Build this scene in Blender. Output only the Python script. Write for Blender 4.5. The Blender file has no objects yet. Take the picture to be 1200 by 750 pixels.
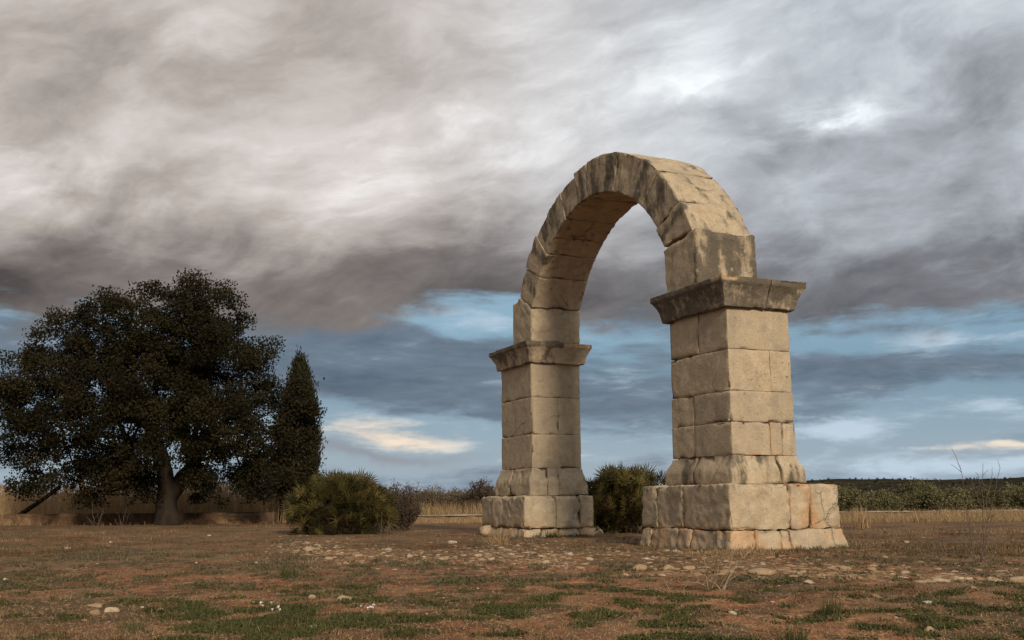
import bpy, bmesh, math, random
import numpy as np
from mathutils import Vector, Matrix

random.seed(7)
RNG = np.random.default_rng(7)
SC = bpy.context.scene
COL = SC.collection
R = math.radians

# ------------------------------------------------------------------ camera
CAM_H = 0.606
F_PX = 1217.67
PITCH, ROLL = 0.1709, -0.0084
cam_data = bpy.data.cameras.new('camera')
cam_data.sensor_width = 36.0
cam_data.lens = 36.0 * F_PX / 1200.0
cam_data.clip_start = 0.05
cam_data.clip_end = 30000.0
cam = bpy.data.objects.new('camera', cam_data)
COL.objects.link(cam)
FWD = Vector((0, math.cos(PITCH), math.sin(PITCH)))
_r = Vector((1, 0, 0))
_u = _r.cross(FWD)
RGT = math.cos(ROLL) * _r + math.sin(ROLL) * _u
UPV = -math.sin(ROLL) * _r + math.cos(ROLL) * _u
cam.matrix_world = Matrix(((RGT.x, UPV.x, -FWD.x, 0), (RGT.y, UPV.y, -FWD.y, 0),
                           (RGT.z, UPV.z, -FWD.z, CAM_H), (0, 0, 0, 1)))
SC.camera = cam


def ray(px, py):
    return (FWD * F_PX + RGT * (px - 600) + UPV * (375 - py)).normalized()


def sky_ang(px, py):
    d = ray(px, py)
    return math.atan2(d.x, d.y), math.asin(d.z)


# ------------------------------------------------------------------ noise
def _hash(i, j, k):
    h = (i * 374761393 + j * 668265263 + k * 2147483647 % 4294967291) & 0xFFFFFFFF
    h = ((h ^ (h >> 13)) * 1274126177) & 0xFFFFFFFF
    h = ((h ^ (h >> 16)) * 2246822519) & 0xFFFFFFFF
    return ((h ^ (h >> 15)) & 0xFFFFFF) / float(0xFFFFFF) * 2 - 1


def vnoise(P):
    """value noise in -1..1, P (n,3)"""
    P = np.asarray(P, float)
    I = np.floor(P).astype(np.int64)
    f = P - I
    f = f * f * f * (f * (f * 6 - 15) + 10)
    i, j, k = I[:, 0], I[:, 1], I[:, 2]
    x, y, z = f[:, 0], f[:, 1], f[:, 2]
    out = 0
    for a in (0, 1):
        wa = x if a else 1 - x
        for b in (0, 1):
            wb = y if b else 1 - y
            for c in (0, 1):
                wc = z if c else 1 - z
                out = out + wa * wb * wc * _hash(i + a, j + b, k + c)
    return out


def fbm(P, octv=3, rough=0.5):
    s, a, t = 0, 1.0, 0
    Q = np.asarray(P, float)
    for o in range(octv):
        s = s + a * vnoise(Q + o * 17.3)
        t += a
        a *= rough
        Q = Q * 2.03
    return s / t


def sstep(a, b, x):
    t = np.clip((x - a) / (b - a), 0, 1)
    return t * t * (3 - 2 * t)


# ------------------------------------------------------------------ ground height
def ground_h(x, y):
    x = np.asarray(x, float)
    y = np.asarray(y, float)
    d = np.hypot(x, y)
    z = -0.03 * sstep(17, 31, y) - 1.55 * sstep(34, 75, y)
    P = np.stack([x, y, 0 * x], 1)
    near = 1 - sstep(60, 200, d)
    z = z + near * (0.030 * fbm(P * 0.45, 3) + 0.018 * fbm(P * 2.6 + 5, 2) * (1 - sstep(20, 40, d)) + 0.012 * fbm(P * 7 + 9, 3) * (1 - sstep(10, 25, d)))
    # level pad round the monument
    return z


def gz(x, y):
    return float(ground_h(np.array([x]), np.array([y]))[0])


def at(px, py):
    """ground point seen at a photo pixel"""
    d = ray(px, py)
    z = 0.0
    for _ in range(30):
        t = (z - CAM_H) / d.z
        x, y = d.x * t, d.y * t
        if y > 300:
            break
        z = 0.6 * z + 0.4 * gz(x, y)
    return Vector((x, y, gz(x, y)))


def at_dist(px, py, Y):
    """point on the pixel's ray at depth Y"""
    d = ray(px, py)
    t = Y / d.y
    return Vector((d.x * t, Y, CAM_H + d.z * t))


# ------------------------------------------------------------------ object helpers
def tag(o, label=None, cat=None, group=None, kind=None):
    if label: o['label'] = label
    if cat: o['category'] = cat
    if group: o['group'] = group
    if kind: o['kind'] = kind
    return o


def empty(name, loc=(0, 0, 0), rz=0):
    o = bpy.data.objects.new(name, None)
    o.empty_display_size = 0.2
    o.location = loc
    o.rotation_euler = (0, 0, rz)
    COL.objects.link(o)
    return o


def link_mesh(name, me, mat=None, parent=None):
    o = bpy.data.objects.new(name, me)
    COL.objects.link(o)
    if mat: me.materials.append(mat)
    if parent: o.parent = parent
    return o


def np_mesh(name, V, Fq, mat=None, parent=None, smooth=True, face_attr=None, col=None):
    """V (n,3); Fq (m,3) or (m,4) or list of such arrays"""
    me = bpy.data.meshes.new(name)
    V = np.asarray(V, np.float32)
    Fl = Fq if isinstance(Fq, list) else [Fq]
    Fl = [np.asarray(f, np.int32) for f in Fl if len(f)]
    me.vertices.add(len(V))
    me.vertices.foreach_set('co', V.ravel())
    nl = sum(f.size for f in Fl)
    npoly = sum(len(f) for f in Fl)
    me.loops.add(nl)
    me.polygons.add(npoly)
    me.loops.foreach_set('vertex_index', np.concatenate([f.ravel() for f in Fl]))
    starts, s = [], 0
    for f in Fl:
        starts.append(s + np.arange(len(f)) * f.shape[1])
        s += f.size
    me.polygons.foreach_set('loop_start', np.concatenate(starts).astype(np.int32))
    me.update(calc_edges=True)
    me.validate()
    me.polygons.foreach_set('use_smooth', np.full(len(me.polygons), bool(smooth)))
    if face_attr is not None:
        a = me.attributes.new('tint', 'FLOAT', 'FACE')
        a.data.foreach_set('value', np.asarray(face_attr, np.float32))
    if col is not None:
        a = me.attributes.new('stain', 'FLOAT_COLOR', 'POINT')
        c = np.ones((len(V), 4), np.float32)
        c[:, :col.shape[1]] = col
        a.data.foreach_set('color', c.ravel())
    me.update()
    return link_mesh(name, me, mat, parent)


class Acc:
    """collects vertices and faces"""
    def __init__(s):
        s.V, s.F, s.n, s.T, s.C = [], {3: [], 4: []}, 0, {3: [], 4: []}, []

    def add(s, V, F, tint=None, col=None):
        V = np.asarray(V, float)
        F = np.asarray(F, int)
        k = F.shape[1]
        s.V.append(V)
        s.F[k].append(F + s.n)
        s.n += len(V)
        t = np.zeros(len(F)) if tint is None else np.broadcast_to(np.asarray(tint, float), (len(F),))
        s.T[k].append(t)
        if col is not None:
            s.C.append(np.broadcast_to(np.asarray(col, float), (len(V), 3)))

    def build(s, name, mat=None, parent=None, smooth=True):
        V = np.concatenate(s.V)
        Fl, T = [], []
        for k in (3, 4):
            if s.F[k]:
                Fl.append(np.concatenate(s.F[k]))
                T.append(np.concatenate(s.T[k]))
        col = np.concatenate(s.C) if s.C else None
        return np_mesh(name, V, Fl, mat, parent, smooth, np.concatenate(T), col)

    def tube(s, pts, radii, sides=6, tint=0, cap=True):
        pts = np.asarray(pts, float)
        n = len(pts)
        radii = np.broadcast_to(np.asarray(radii, float), (n,))
        T = np.gradient(pts, axis=0)
        T /= np.linalg.norm(T, axis=1)[:, None] + 1e-9
        ref = np.array([0.31, 0.95, 0.05]) if abs(T[0, 2]) > .5 else np.array([0, 0, 1.])
        A = np.cross(T, ref)
        A /= np.linalg.norm(A, axis=1)[:, None] + 1e-9
        B = np.cross(T, A)
        a = np.arange(sides) / sides * 2 * np.pi
        V = (pts[:, None] + radii[:, None, None] * (np.cos(a)[None, :, None] * A[:, None] + np.sin(a)[None, :, None] * B[:, None])).reshape(-1, 3)
        i = np.arange(n - 1)[:, None] * sides
        j = np.arange(sides)[None]
        j2 = (j + 1) % sides
        F = np.stack([i + j, i + j2, i + sides + j2, i + sides + j], -1).reshape(-1, 4)
        s.add(V, F, tint)
        if cap and sides == 4:
            s.add(V[:4][::-1], [[0, 1, 2, 3]], tint)
            s.add(V[-4:], [[0, 1, 2, 3]], tint)
        elif cap:
            for ring, c, fl in ((V[:sides], pts[0], 1), (V[-sides:], pts[-1], 0)):
                W = np.vstack([ring, c])
                tri = [[(q + 1) % sides, q, sides] if fl else [q, (q + 1) % sides, sides] for q in range(sides)]
                s.add(W, tri, tint)


# ------------------------------------------------------------------ node helpers
def lin(r, g, b):
    f = lambda c: (c / 255 / 12.92) if c <= 10.31 else ((c / 255 + 0.055) / 1.055) ** 2.4
    return (f(r), f(g), f(b), 1.0)


class NB:
    def __init__(s, nt):
        s.nt = nt

    def new(s, t, **kw):
        n = s.nt.nodes.new(t)
        for k, v in kw.items():
            setattr(n, k, v)
        return n

    def put(s, sock, v):
        if v is None: return
        if hasattr(v, 'is_output'):
            s.nt.links.new(v, sock)
        else:
            sock.default_value = v

    def m(s, op, a, b=None, c=None, clamp=False):
        n = s.new('ShaderNodeMath', operation=op, use_clamp=clamp)
        for i, v in enumerate((a, b, c)):
            s.put(n.inputs[i], v)
        return n.outputs[0]

    def add(s, a, b): return s.m('ADD', a, b)
    def sub(s, a, b): return s.m('SUBTRACT', a, b)
    def mul(s, a, b): return s.m('MULTIPLY', a, b)

    def ss(s, v, a, b, lo=0.0, hi=1.0):
        n = s.new('ShaderNodeMapRange', interpolation_type='SMOOTHSTEP')
        for k, q in zip(('Value', 'From Min', 'From Max', 'To Min', 'To Max'), (v, a, b, lo, hi)):
            s.put(n.inputs[k], q)
        return n.outputs[0]

    def mix(s, f, a, b, blend='MIX'):
        n = s.new('ShaderNodeMix', data_type='RGBA', blend_type=blend)
        s.put(n.inputs[0], f)
        s.put(n.inputs[6], a)
        s.put(n.inputs[7], b)
        return n.outputs[2]

    def noise(s, vec, scale, detail=4, rough=0.5, dist=0.0, out=0):
        n = s.new('ShaderNodeTexNoise')
        s.put(n.inputs['Vector'], vec)
        for k, v in (('Scale', scale), ('Detail', detail), ('Roughness', rough), ('Distortion', dist)):
            s.put(n.inputs[k], v)
        return n.outputs[out]

    def voro(s, vec, scale, feature='F1', out='Distance'):
        n = s.new('ShaderNodeTexVoronoi', feature=feature)
        s.put(n.inputs['Vector'], vec)
        s.put(n.inputs['Scale'], scale)
        return n.outputs[out]

    def mapping(s, vec, loc=(0, 0, 0), rot=(0, 0, 0), scale=(1, 1, 1)):
        n = s.new('ShaderNodeMapping')
        s.put(n.inputs[0], vec)
        n.inputs[1].default_value = loc
        n.inputs[2].default_value = rot
        n.inputs[3].default_value = scale
        return n.outputs[0]

    def ramp(s, f, stops, interp='LINEAR'):
        n = s.new('ShaderNodeValToRGB')
        cr = n.color_ramp
        cr.interpolation = interp
        while len(cr.elements) < len(stops):
            cr.elements.new(0.5)
        for e, (p, c) in zip(cr.elements, stops):
            e.position = p
            e.color = c
        s.put(n.inputs[0], f)
        return n.outputs[0]

    def comb(s, x, y, z):
        n = s.new('ShaderNodeCombineXYZ')
        for i, v in enumerate((x, y, z)):
            s.put(n.inputs[i], v)
        return n.outputs[0]

    def sep(s, v):
        n = s.new('ShaderNodeSeparateXYZ')
        s.put(n.inputs[0], v)
        return n.outputs

    def attr(s, name):
        return s.new('ShaderNodeAttribute', attribute_name=name)


def material(name, rough=0.9, spec=0.2):
    m = bpy.data.materials.new(name)
    m.use_nodes = True
    nt = m.node_tree
    b = NB(nt)
    bs = nt.nodes['Principled BSDF']
    bs.inputs['Roughness'].default_value = rough
    bs.inputs['Specular IOR Level'].default_value = spec
    return m, b, bs


def bump(b, bs, h, strength, dist):
    n = b.new('ShaderNodeBump')
    n.inputs['Strength'].default_value = strength
    n.inputs['Distance'].default_value = dist
    b.put(n.inputs['Height'], h)
    b.put(bs.inputs['Normal'], n.outputs[0])
    return n


def objco(b):
    return b.new('ShaderNodeTexCoord').outputs['Object']


def leaf_material(name, dark, light, hue=None, trans=0.15, rough=0.6):
    m, b, bs = material(name, rough, 0.06)
    t = b.attr('tint').outputs['Fac']
    stops = [(0.0, (*dark, 1)), (0.75, (*light, 1))]
    if hue: stops.append((1.0, (*hue, 1)))
    c = b.ramp(t, stops)
    b.put(bs.inputs['Base Color'], c)
    if trans:
        tr = b.new('ShaderNodeBsdfTranslucent')
        b.put(tr.inputs['Color'], c)
        mx = b.new('ShaderNodeMixShader')
        mx.inputs[0].default_value = trans
        out = m.node_tree.nodes['Material Output']
        m.node_tree.links.new(bs.outputs[0], mx.inputs[1])
        m.node_tree.links.new(tr.outputs[0], mx.inputs[2])
        m.node_tree.links.new(mx.outputs[0], out.inputs['Surface'])
    return m


def plain_material(name, c1, c2, scale=6, rough=0.85, detail=5, bstr=0.4, bdist=0.01, stretch=(1, 1, 1)):
    m, b, bs = material(name, rough)
    v = b.mapping(objco(b), scale=stretch)
    n = b.noise(v, scale, detail, 0.6)
    b.put(bs.inputs['Base Color'], b.ramp(n, [(0.3, (*c1, 1)), (0.7, (*c2, 1))]))
    bump(b, bs, b.noise(v, scale * 4, 4, 0.6), bstr, bdist)
    return m


# ------------------------------------------------------------------ world sky
def make_world(sun_el, sun_rot):
    w = bpy.data.worlds.new('World')
    SC.world = w
    w.use_nodes = True
    nt = w.node_tree
    b = NB(nt)
    bg = nt.nodes['Background']
    sky = b.new('ShaderNodeTexSky', sky_type='NISHITA')
    sky.sun_disc = False
    sky.sun_elevation = sun_el
    sky.sun_rotation = sun_rot
    sky.air_density = 1.2
    sky.dust_density = 1.5
    S = 0.1
    d = b.new('ShaderNodeTexCoord').outputs['Generated']
    x, y, z = b.sep(d)
    zc = b.m('MAXIMUM', z, 0.0)
    zp = b.add(zc, 0.14)
    P = b.comb(b.m('DIVIDE', x, zp), b.m('DIVIDE', y, zp), 0.0)
    az0 = b.m('ARCTAN2', x, y)
    el0 = b.m('ARCSINE', z)
    # cloud texture lives on the celestial sphere, slightly flattened towards the horizon
    V = b.comb(x, y, b.mul(z, 1.55))
    wv = b.noise(V, 6.0, 6, 0.55, out=1)
    wr, wg, wb = b.sep(wv)
    az = b.add(az0, b.mul(b.sub(wr, 0.5), 0.17))
    el = b.add(el0, b.mul(b.sub(wg, 0.5), 0.085))

    calm = (b.add(az0, b.mul(b.sub(wr, 0.5), 0.16)), b.add(el0, b.mul(b.sub(wg, 0.5), 0.030)))

    def warped(vec, scale, amt, detail=4):
        n = b.new('ShaderNodeVectorMath', operation='MULTIPLY_ADD')
        b.put(n.inputs[0], b.noise(vec, scale, detail, .5, out=1))
        n.inputs[1].default_value = (amt, amt, amt)
        b.put(n.inputs[2], vec)
        return n.outputs[0]

    def blob(px, py, rx, ry, rot=0.0, src=None):
        a0, e0 = sky_ang(px, py)
        ra, re = rx / F_PX, ry / F_PX
        A, E = src or (az, el)
        da, de = b.sub(A, a0), b.sub(E, e0)
        if rot:
            c, s_ = math.cos(R(rot)), math.sin(R(rot))
            da, de = b.add(b.mul(da, c), b.mul(de, s_)), b.sub(b.mul(de, c), b.mul(da, s_))
        da = b.m('DIVIDE', da, ra)
        de = b.m('DIVIDE', de, re)
        q = b.add(b.mul(da, da), b.mul(de, de))
        return b.m('EXPONENT', b.mul(q, -1.0))

    def blobs(lst, start=None, src=None):
        acc = start
        for t in lst:
            px, py, rx, ry, amp = t[:5]
            v = b.mul(blob(px, py, rx, ry, t[5] if len(t) > 5 else 0, src), amp)
            acc = v if acc is None else b.add(acc, v)
        return acc

    # ---- clear part behind the clouds
    e = lambda py: sky_ang(600, py)[1]
    rel = b.m('DIVIDE', el0, 0.40)
    k = lambda py: max(0.0, e(py) / 0.40)
    blue = b.ramp(rel, [(0.0, lin(140, 155, 171)), (k(545), lin(134, 152, 168)), (k(500), lin(119, 143, 163)),
                        (k(450), lin(100, 127, 149)), (k(380), lin(120, 150, 170)), (1.0, lin(134, 164, 187))])
    blue10 = b.mix(1.0, blue, (1 / S, 1 / S, 1 / S, 1), 'MULTIPLY')
    clear = b.mix(0.88, sky.outputs[0], blue10)

    # ---- low thin cloud streaks
    Vl = warped(b.comb(x, y, b.mul(z, 4.6)), 5.0, .10)
    s1 = b.noise(Vl, 6.5, 10, 0.60)
    s2 = b.noise(b.mapping(Vl, loc=(4.2, 7.7, 0)), 10.0, 10, 0.62)
    slate_bias = blobs([(390, 395, 90, 18, .30), (470, 432, 230, 38, .26), (690, 478, 130, 30, .16), (960, 472, 120, 26, .16), (1100, 440, 160, 16, .12),
                        (640, 500, 120, 25, .08), (300, 430, 160, 40, .2), (560, 370, 85, 26, -.35), (1050, 400, 160, 10, -.22),
                        (1120, 455, 120, 12, -.15), (980, 508, 130, 14, -.22), (750, 530, 260, 16, -.2), (1100, 535, 160, 14, -.2), (460, 510, 130, 24, -.55), (1120, 480, 110, 20, -.2), (720, 420, 60, 16, -.1),
                        (960, 425, 90, 16, .12), (1150, 425, 60, 8, .1)], src=calm)
    slate_m = b.ss(b.add(s1, slate_bias), 0.42, 0.68, 0, 0.88)
    slate = b.ramp(s2, [(0.3, lin(72, 83, 97)), (0.7, lin(108, 119, 132))])
    slate10 = b.mix(1.0, slate, (1 / S,) * 3 + (1,), 'MULTIPLY')
    low = b.mix(slate_m, clear, slate10)
    light_bias = blobs([(420, 502, 95, 18, .36), (510, 517, 95, 13, .34), (1120, 482, 110, 18, .30), (985, 502, 60, 14, .30), (1150, 548, 110, 14, .35), (520, 520, 90, 12, .22), (560, 372, 55, 18, .20), (585, 382, 30, 10, .16), (950, 500, 90, 14, .30),
                        (1172, 520, 45, 4, .55), (1095, 524, 30, 3, .3), (1100, 540, 140, 16, .22), (1060, 396, 160, 8, .16), (1130, 455, 110, 10, .22),
                        (1000, 545, 120, 14, .2), (760, 520, 140, 12, .16), (1170, 395, 60, 8, .25), (720, 432, 60, 14, .2), (800,545,200,14,.1)], src=calm)
    light_m = b.ss(b.add(b.mul(b.sub(s2, 0.37), 2.0), light_bias), 0.40, 1.0, 0, 0.92)
    cream_w = b.m('MINIMUM', blobs([(450, 510, 150, 28, 1.0), (1172, 520, 55, 7, .9)], src=calm), 1.0)
    lightc = b.mix(cream_w, lin(174, 190, 203), lin(228, 208, 184))
    light10 = b.mix(1.0, lightc, (1 / S,) * 3 + (1,), 'MULTIPLY')
    low = b.mix(light_m, low, light10)
    # grey underside of the cream bank
    under = b.m('MINIMUM', blobs([(430, 533, 120, 7, .6)]), 1.0)
    low = b.mix(under, low, (*[c / S for c in lin(126, 123, 128)[:3]], 1))

    # ---- the upper deck
    wx, wy, wz = b.sep(warped(warped(V, 4.0, .13), 13.0, .03))
    ct, st_ = math.cos(R(24)), math.sin(R(24))
    Vd = b.comb(b.mul(b.add(b.mul(wx, ct), b.mul(wz, st_)), 0.60), wy, b.mul(b.sub(b.mul(wz, ct), b.mul(wx, st_)), 1.12))
    c1 = b.noise(Vd, 4.2, 11, 0.54)
    c2 = b.noise(b.mapping(Vd, loc=(9, 3, 0)), 11.0, 10, 0.58)
    c3 = b.noise(b.mapping(Vd, loc=(2, 13, 5)), 30.0, 8, 0.6)
    edge0 = e(380)
    edge = blobs([(0, 380, 200, 300, -.012), (555, 372, 80, 400, +.032), (380, 372, 110, 400, -.008), (1020, 378, 300, 400, -.016)],
                 start=edge0, src=(az0, el0))
    edge_noise = b.mul(b.add(b.mul(b.sub(c2, 0.5), 0.6), b.sub(s2, 0.5)), 0.075)
    hgt = b.sub(b.add(el, edge_noise), edge)
    deck_m = b.ss(hgt, -0.008, 0.020)
    B = b.ss(hgt, 0.0, 0.17, 0.24, 0.66)
    B = b.add(B, b.mul(b.sub(c1, 0.5), 0.74))
    B = b.add(B, b.mul(b.sub(c2, 0.5), 0.56))
    B = b.add(B, b.mul(b.sub(c3, 0.5), 0.24))
    up = blobs([(235, 60, 80, 45, .15, 30), (25, 195, 100, 40, .24), (130, 245, 90, 22, .16), (520, 150, 120, 30, .08, 20), (825, 105, 70, 26, .26, 20),
                (965, 143, 75, 20, .62, 8), (720, 130, 110, 30, .05, 25), (1130, 40, 120, 50, .16), (570, 215, 60, 50, .12, 40), (640, 60, 200, 40, .06),
                (420, 220, 120, 50, .06), (300, 190, 120, 50, .06), (60, 30, 60, 30, .08)])
    B = b.add(B, b.mul(up, b.ss(c2, .30, .68, .10, 0.95)))
    B = blobs([(70, 110, 60, 50, -.08), (380, 30, 80, 40, -.08), (470, 318, 180, 34, -.16), (600, 280, 90, 40, -.10), (180, 330, 240, 36, -.08),
               (890, 195, 60, 30, -.12, 30), (1040, 350, 220, 34, -.12), (820, 330, 120, 40, -.08), (1130, 130, 60, 60, -.12, 40), (1050, 240, 120, 40, -.06)], start=B)
    warm = b.ss(az0, sky_ang(350, 200)[0], sky_ang(1000, 200)[0])
    wr_ = b.ramp(B, [(0.05, lin(74, 69, 69)), (0.32, lin(116, 109, 106)), (0.58, lin(165, 157, 151)), (0.8, lin(196, 189, 185)), (1.0, lin(226, 224, 222))])
    cr_ = b.ramp(B, [(0.05, lin(74, 74, 78)), (0.32, lin(110, 112, 117)), (0.58, lin(155, 160, 167)), (0.8, lin(188, 195, 201)), (1.0, lin(224, 230, 234))])
    deck = b.mix(warm, wr_, cr_)
    deck10 = b.mix(1.0, deck, (1 / S,) * 3 + (1,), 'MULTIPLY')
    out = b.mix(deck_m, low, deck10)
    # thin the horizon into pale haze
    hz = b.ss(el0, 0.0, 0.028, 0.55, 0.0)
    out = b.mix(hz, out, (*[c / S for c in lin(138, 153, 170)[:3]], 1))
    b.put(bg.inputs['Color'], out)
    bg.inputs['Strength'].default_value = S
    w.cycles.sampling_method = 'MANUAL'
    w.cycles.sample_map_resolution = 512


SUN_EL, SUN_AZ = R(25), R(159)           # azimuth measured from +Y towards +X
make_world(SUN_EL, SUN_AZ)
sd = bpy.data.lights.new('sun', 'SUN')
sd.energy = 2.8
sd.angle = R(10)
sd.color = (1.0, 0.87, 0.69)
sun = bpy.data.objects.new('sun', sd)
COL.objects.link(sun)
sv = Vector((math.sin(SUN_AZ) * math.cos(SUN_EL), math.cos(SUN_AZ) * math.cos(SUN_EL), math.sin(SUN_EL)))
sun.rotation_euler = sv.to_track_quat('Z', 'Y').to_euler()
sun.location = (0, 0, 30)

SC.view_settings.view_transform = 'Standard'
SC.view_settings.look = 'None'
SC.view_settings.exposure = 0.36
SC.view_settings.gamma = 1.0
SC.view_settings.use_curve_mapping = False
#@@SETTING

# ------------------------------------------------------------------ ground sheet
def axis_grid(lo_f, hi_f, step, lo, hi, g=1.13):
    a = list(np.arange(lo_f, hi_f + 1e-6, step))
    s, v = step, a[-1]
    while v < hi:
        s *= g; v += s; a.append(v)
    s, v = step, a[0]
    pre = []
    while v > lo:
        s *= g; v -= s; pre.append(v)
    return np.array(pre[::-1] + a)


def make_ground():
    xs = axis_grid(-8.5, 8.5, 0.05, -9000, 9000, 1.10)
    ys = np.concatenate([axis_grid(3.6, 9.0, 0.035, -400, 9.0, 1.3), axis_grid(9.05, 24, 0.06, 9.05, 9500, 1.10)])
    X, Y = np.meshgrid(xs, ys)
    Z = ground_h(X.ravel(), Y.ravel())
    V = np.stack([X.ravel(), Y.ravel(), Z], 1)
    nx, ny = len(xs), len(ys)
    i = np.arange(ny - 1)[:, None] * nx + np.arange(nx - 1)[None]
    F = np.stack([i, i + 1, i + nx + 1, i + nx], -1).reshape(-1, 4)
    m, b, bs = material('ground_soil', 0.95, 0.1)
    co = objco(b)
    n1 = b.noise(co, 0.55, 5, 0.6)
    n2 = b.noise(co, 2.3, 6, 0.65)
    n3 = b.noise(co, 14, 6, 0.7)
    n4 = b.noise(co, 60, 4, 0.7)
    soil = b.ramp(n2, [(0.34, (0.15, 0.058, 0.027, 1)), (0.5, (0.34, 0.145, 0.066, 1)), (0.64, (0.50, 0.255, 0.130, 1))])
    soil = b.mix(b.ss(n3, 0.35, 0.7), soil, (0.13, 0.066, 0.036, 1))
    dry = b.ramp(n3, [(0.3, (0.062, 0.046, 0.024, 1)), (0.55, (0.15, 0.105, 0.056, 1)), (0.75, (0.29, 0.21, 0.12, 1))])
    f_dry = b.ss(b.add(b.mul(n1, 0.6), b.add(b.mul(n2, 0.35), b.mul(n3, 0.35))), 0.60, 0.74)
    # bare red earth in the foreground, dry trodden turf beyond
    y = b.sep(co)[1]
    far = b.ss(y, 7.0, 13.5)
    f_dry = b.m('MINIMUM', b.add(f_dry, b.mul(far, b.ss(n2, 0.35, 0.6, 0.25, 0.75))), 1.0)
    c = b.mix(b.mul(f_dry, 0.85), soil, dry)
    # matted dead plants and moss between patches of bare earth
    mt = b.noise(b.mapping(co, loc=(7, 3, 0)), 5.0, 9, 0.70)
    ml = b.noise(b.mapping(co, loc=(1, 9, 0)), 0.9, 4, 0.55)
    mm = b.ss(b.add(mt, b.mul(b.sub(ml, 0.5), 0.9)), 0.505, 0.60, 0, 0.78)
    mcol = b.ramp(b.noise(co, 9, 5, .65), [(0.35, (0.048, 0.032, 0.018, 1)), (0.52, (0.090, 0.064, 0.034, 1)), (0.7, (0.16, 0.105, 0.056, 1))])
    c = b.mix(mm, c, mcol)
    # crumbs and grit
    vd = b.voro(co, 34)
    vc = b.voro(co, 34, out='Color')
    vr = b.sep(vc)[0]
    grit = b.mul(b.ss(vd, 0.30, 0.16), b.ss(vr, 0.80, 0.86))
    c = b.mix(b.mul(grit, 0.8), c, (0.34, 0.27, 0.18, 1))
    c = b.mix(b.ss(n4, 0.45, 0.75, 0, 0.45), c, (0.06, 0.04, 0.028, 1))
    # far plain: dull field colours
    plain = b.ramp(b.noise(co, 0.05, 5, 0.6), [(0.35, (0.08, 0.075, 0.04, 1)), (0.65, (0.17, 0.125, 0.07, 1))])
    c = b.mix(b.ss(y, 30, 60), c, plain)
    b.put(bs.inputs['Base Color'], c)
    h = b.add(b.mul(n3, 0.5), b.add(b.add(b.mul(n4, 0.22), b.mul(mm, 0.5)), b.mul(grit, 0.35)))
    bump(b, bs, h, 0.8, 0.035)
    o = np_mesh('ground', V, F, m)
    tag(o, 'flat red earth ground with dry turf and scattered grit', kind='structure')


make_ground()

# ------------------------------------------------------------------ stone
T = 0.95            # pier depth in metres: every arch dimension below is in pier depths


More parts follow.
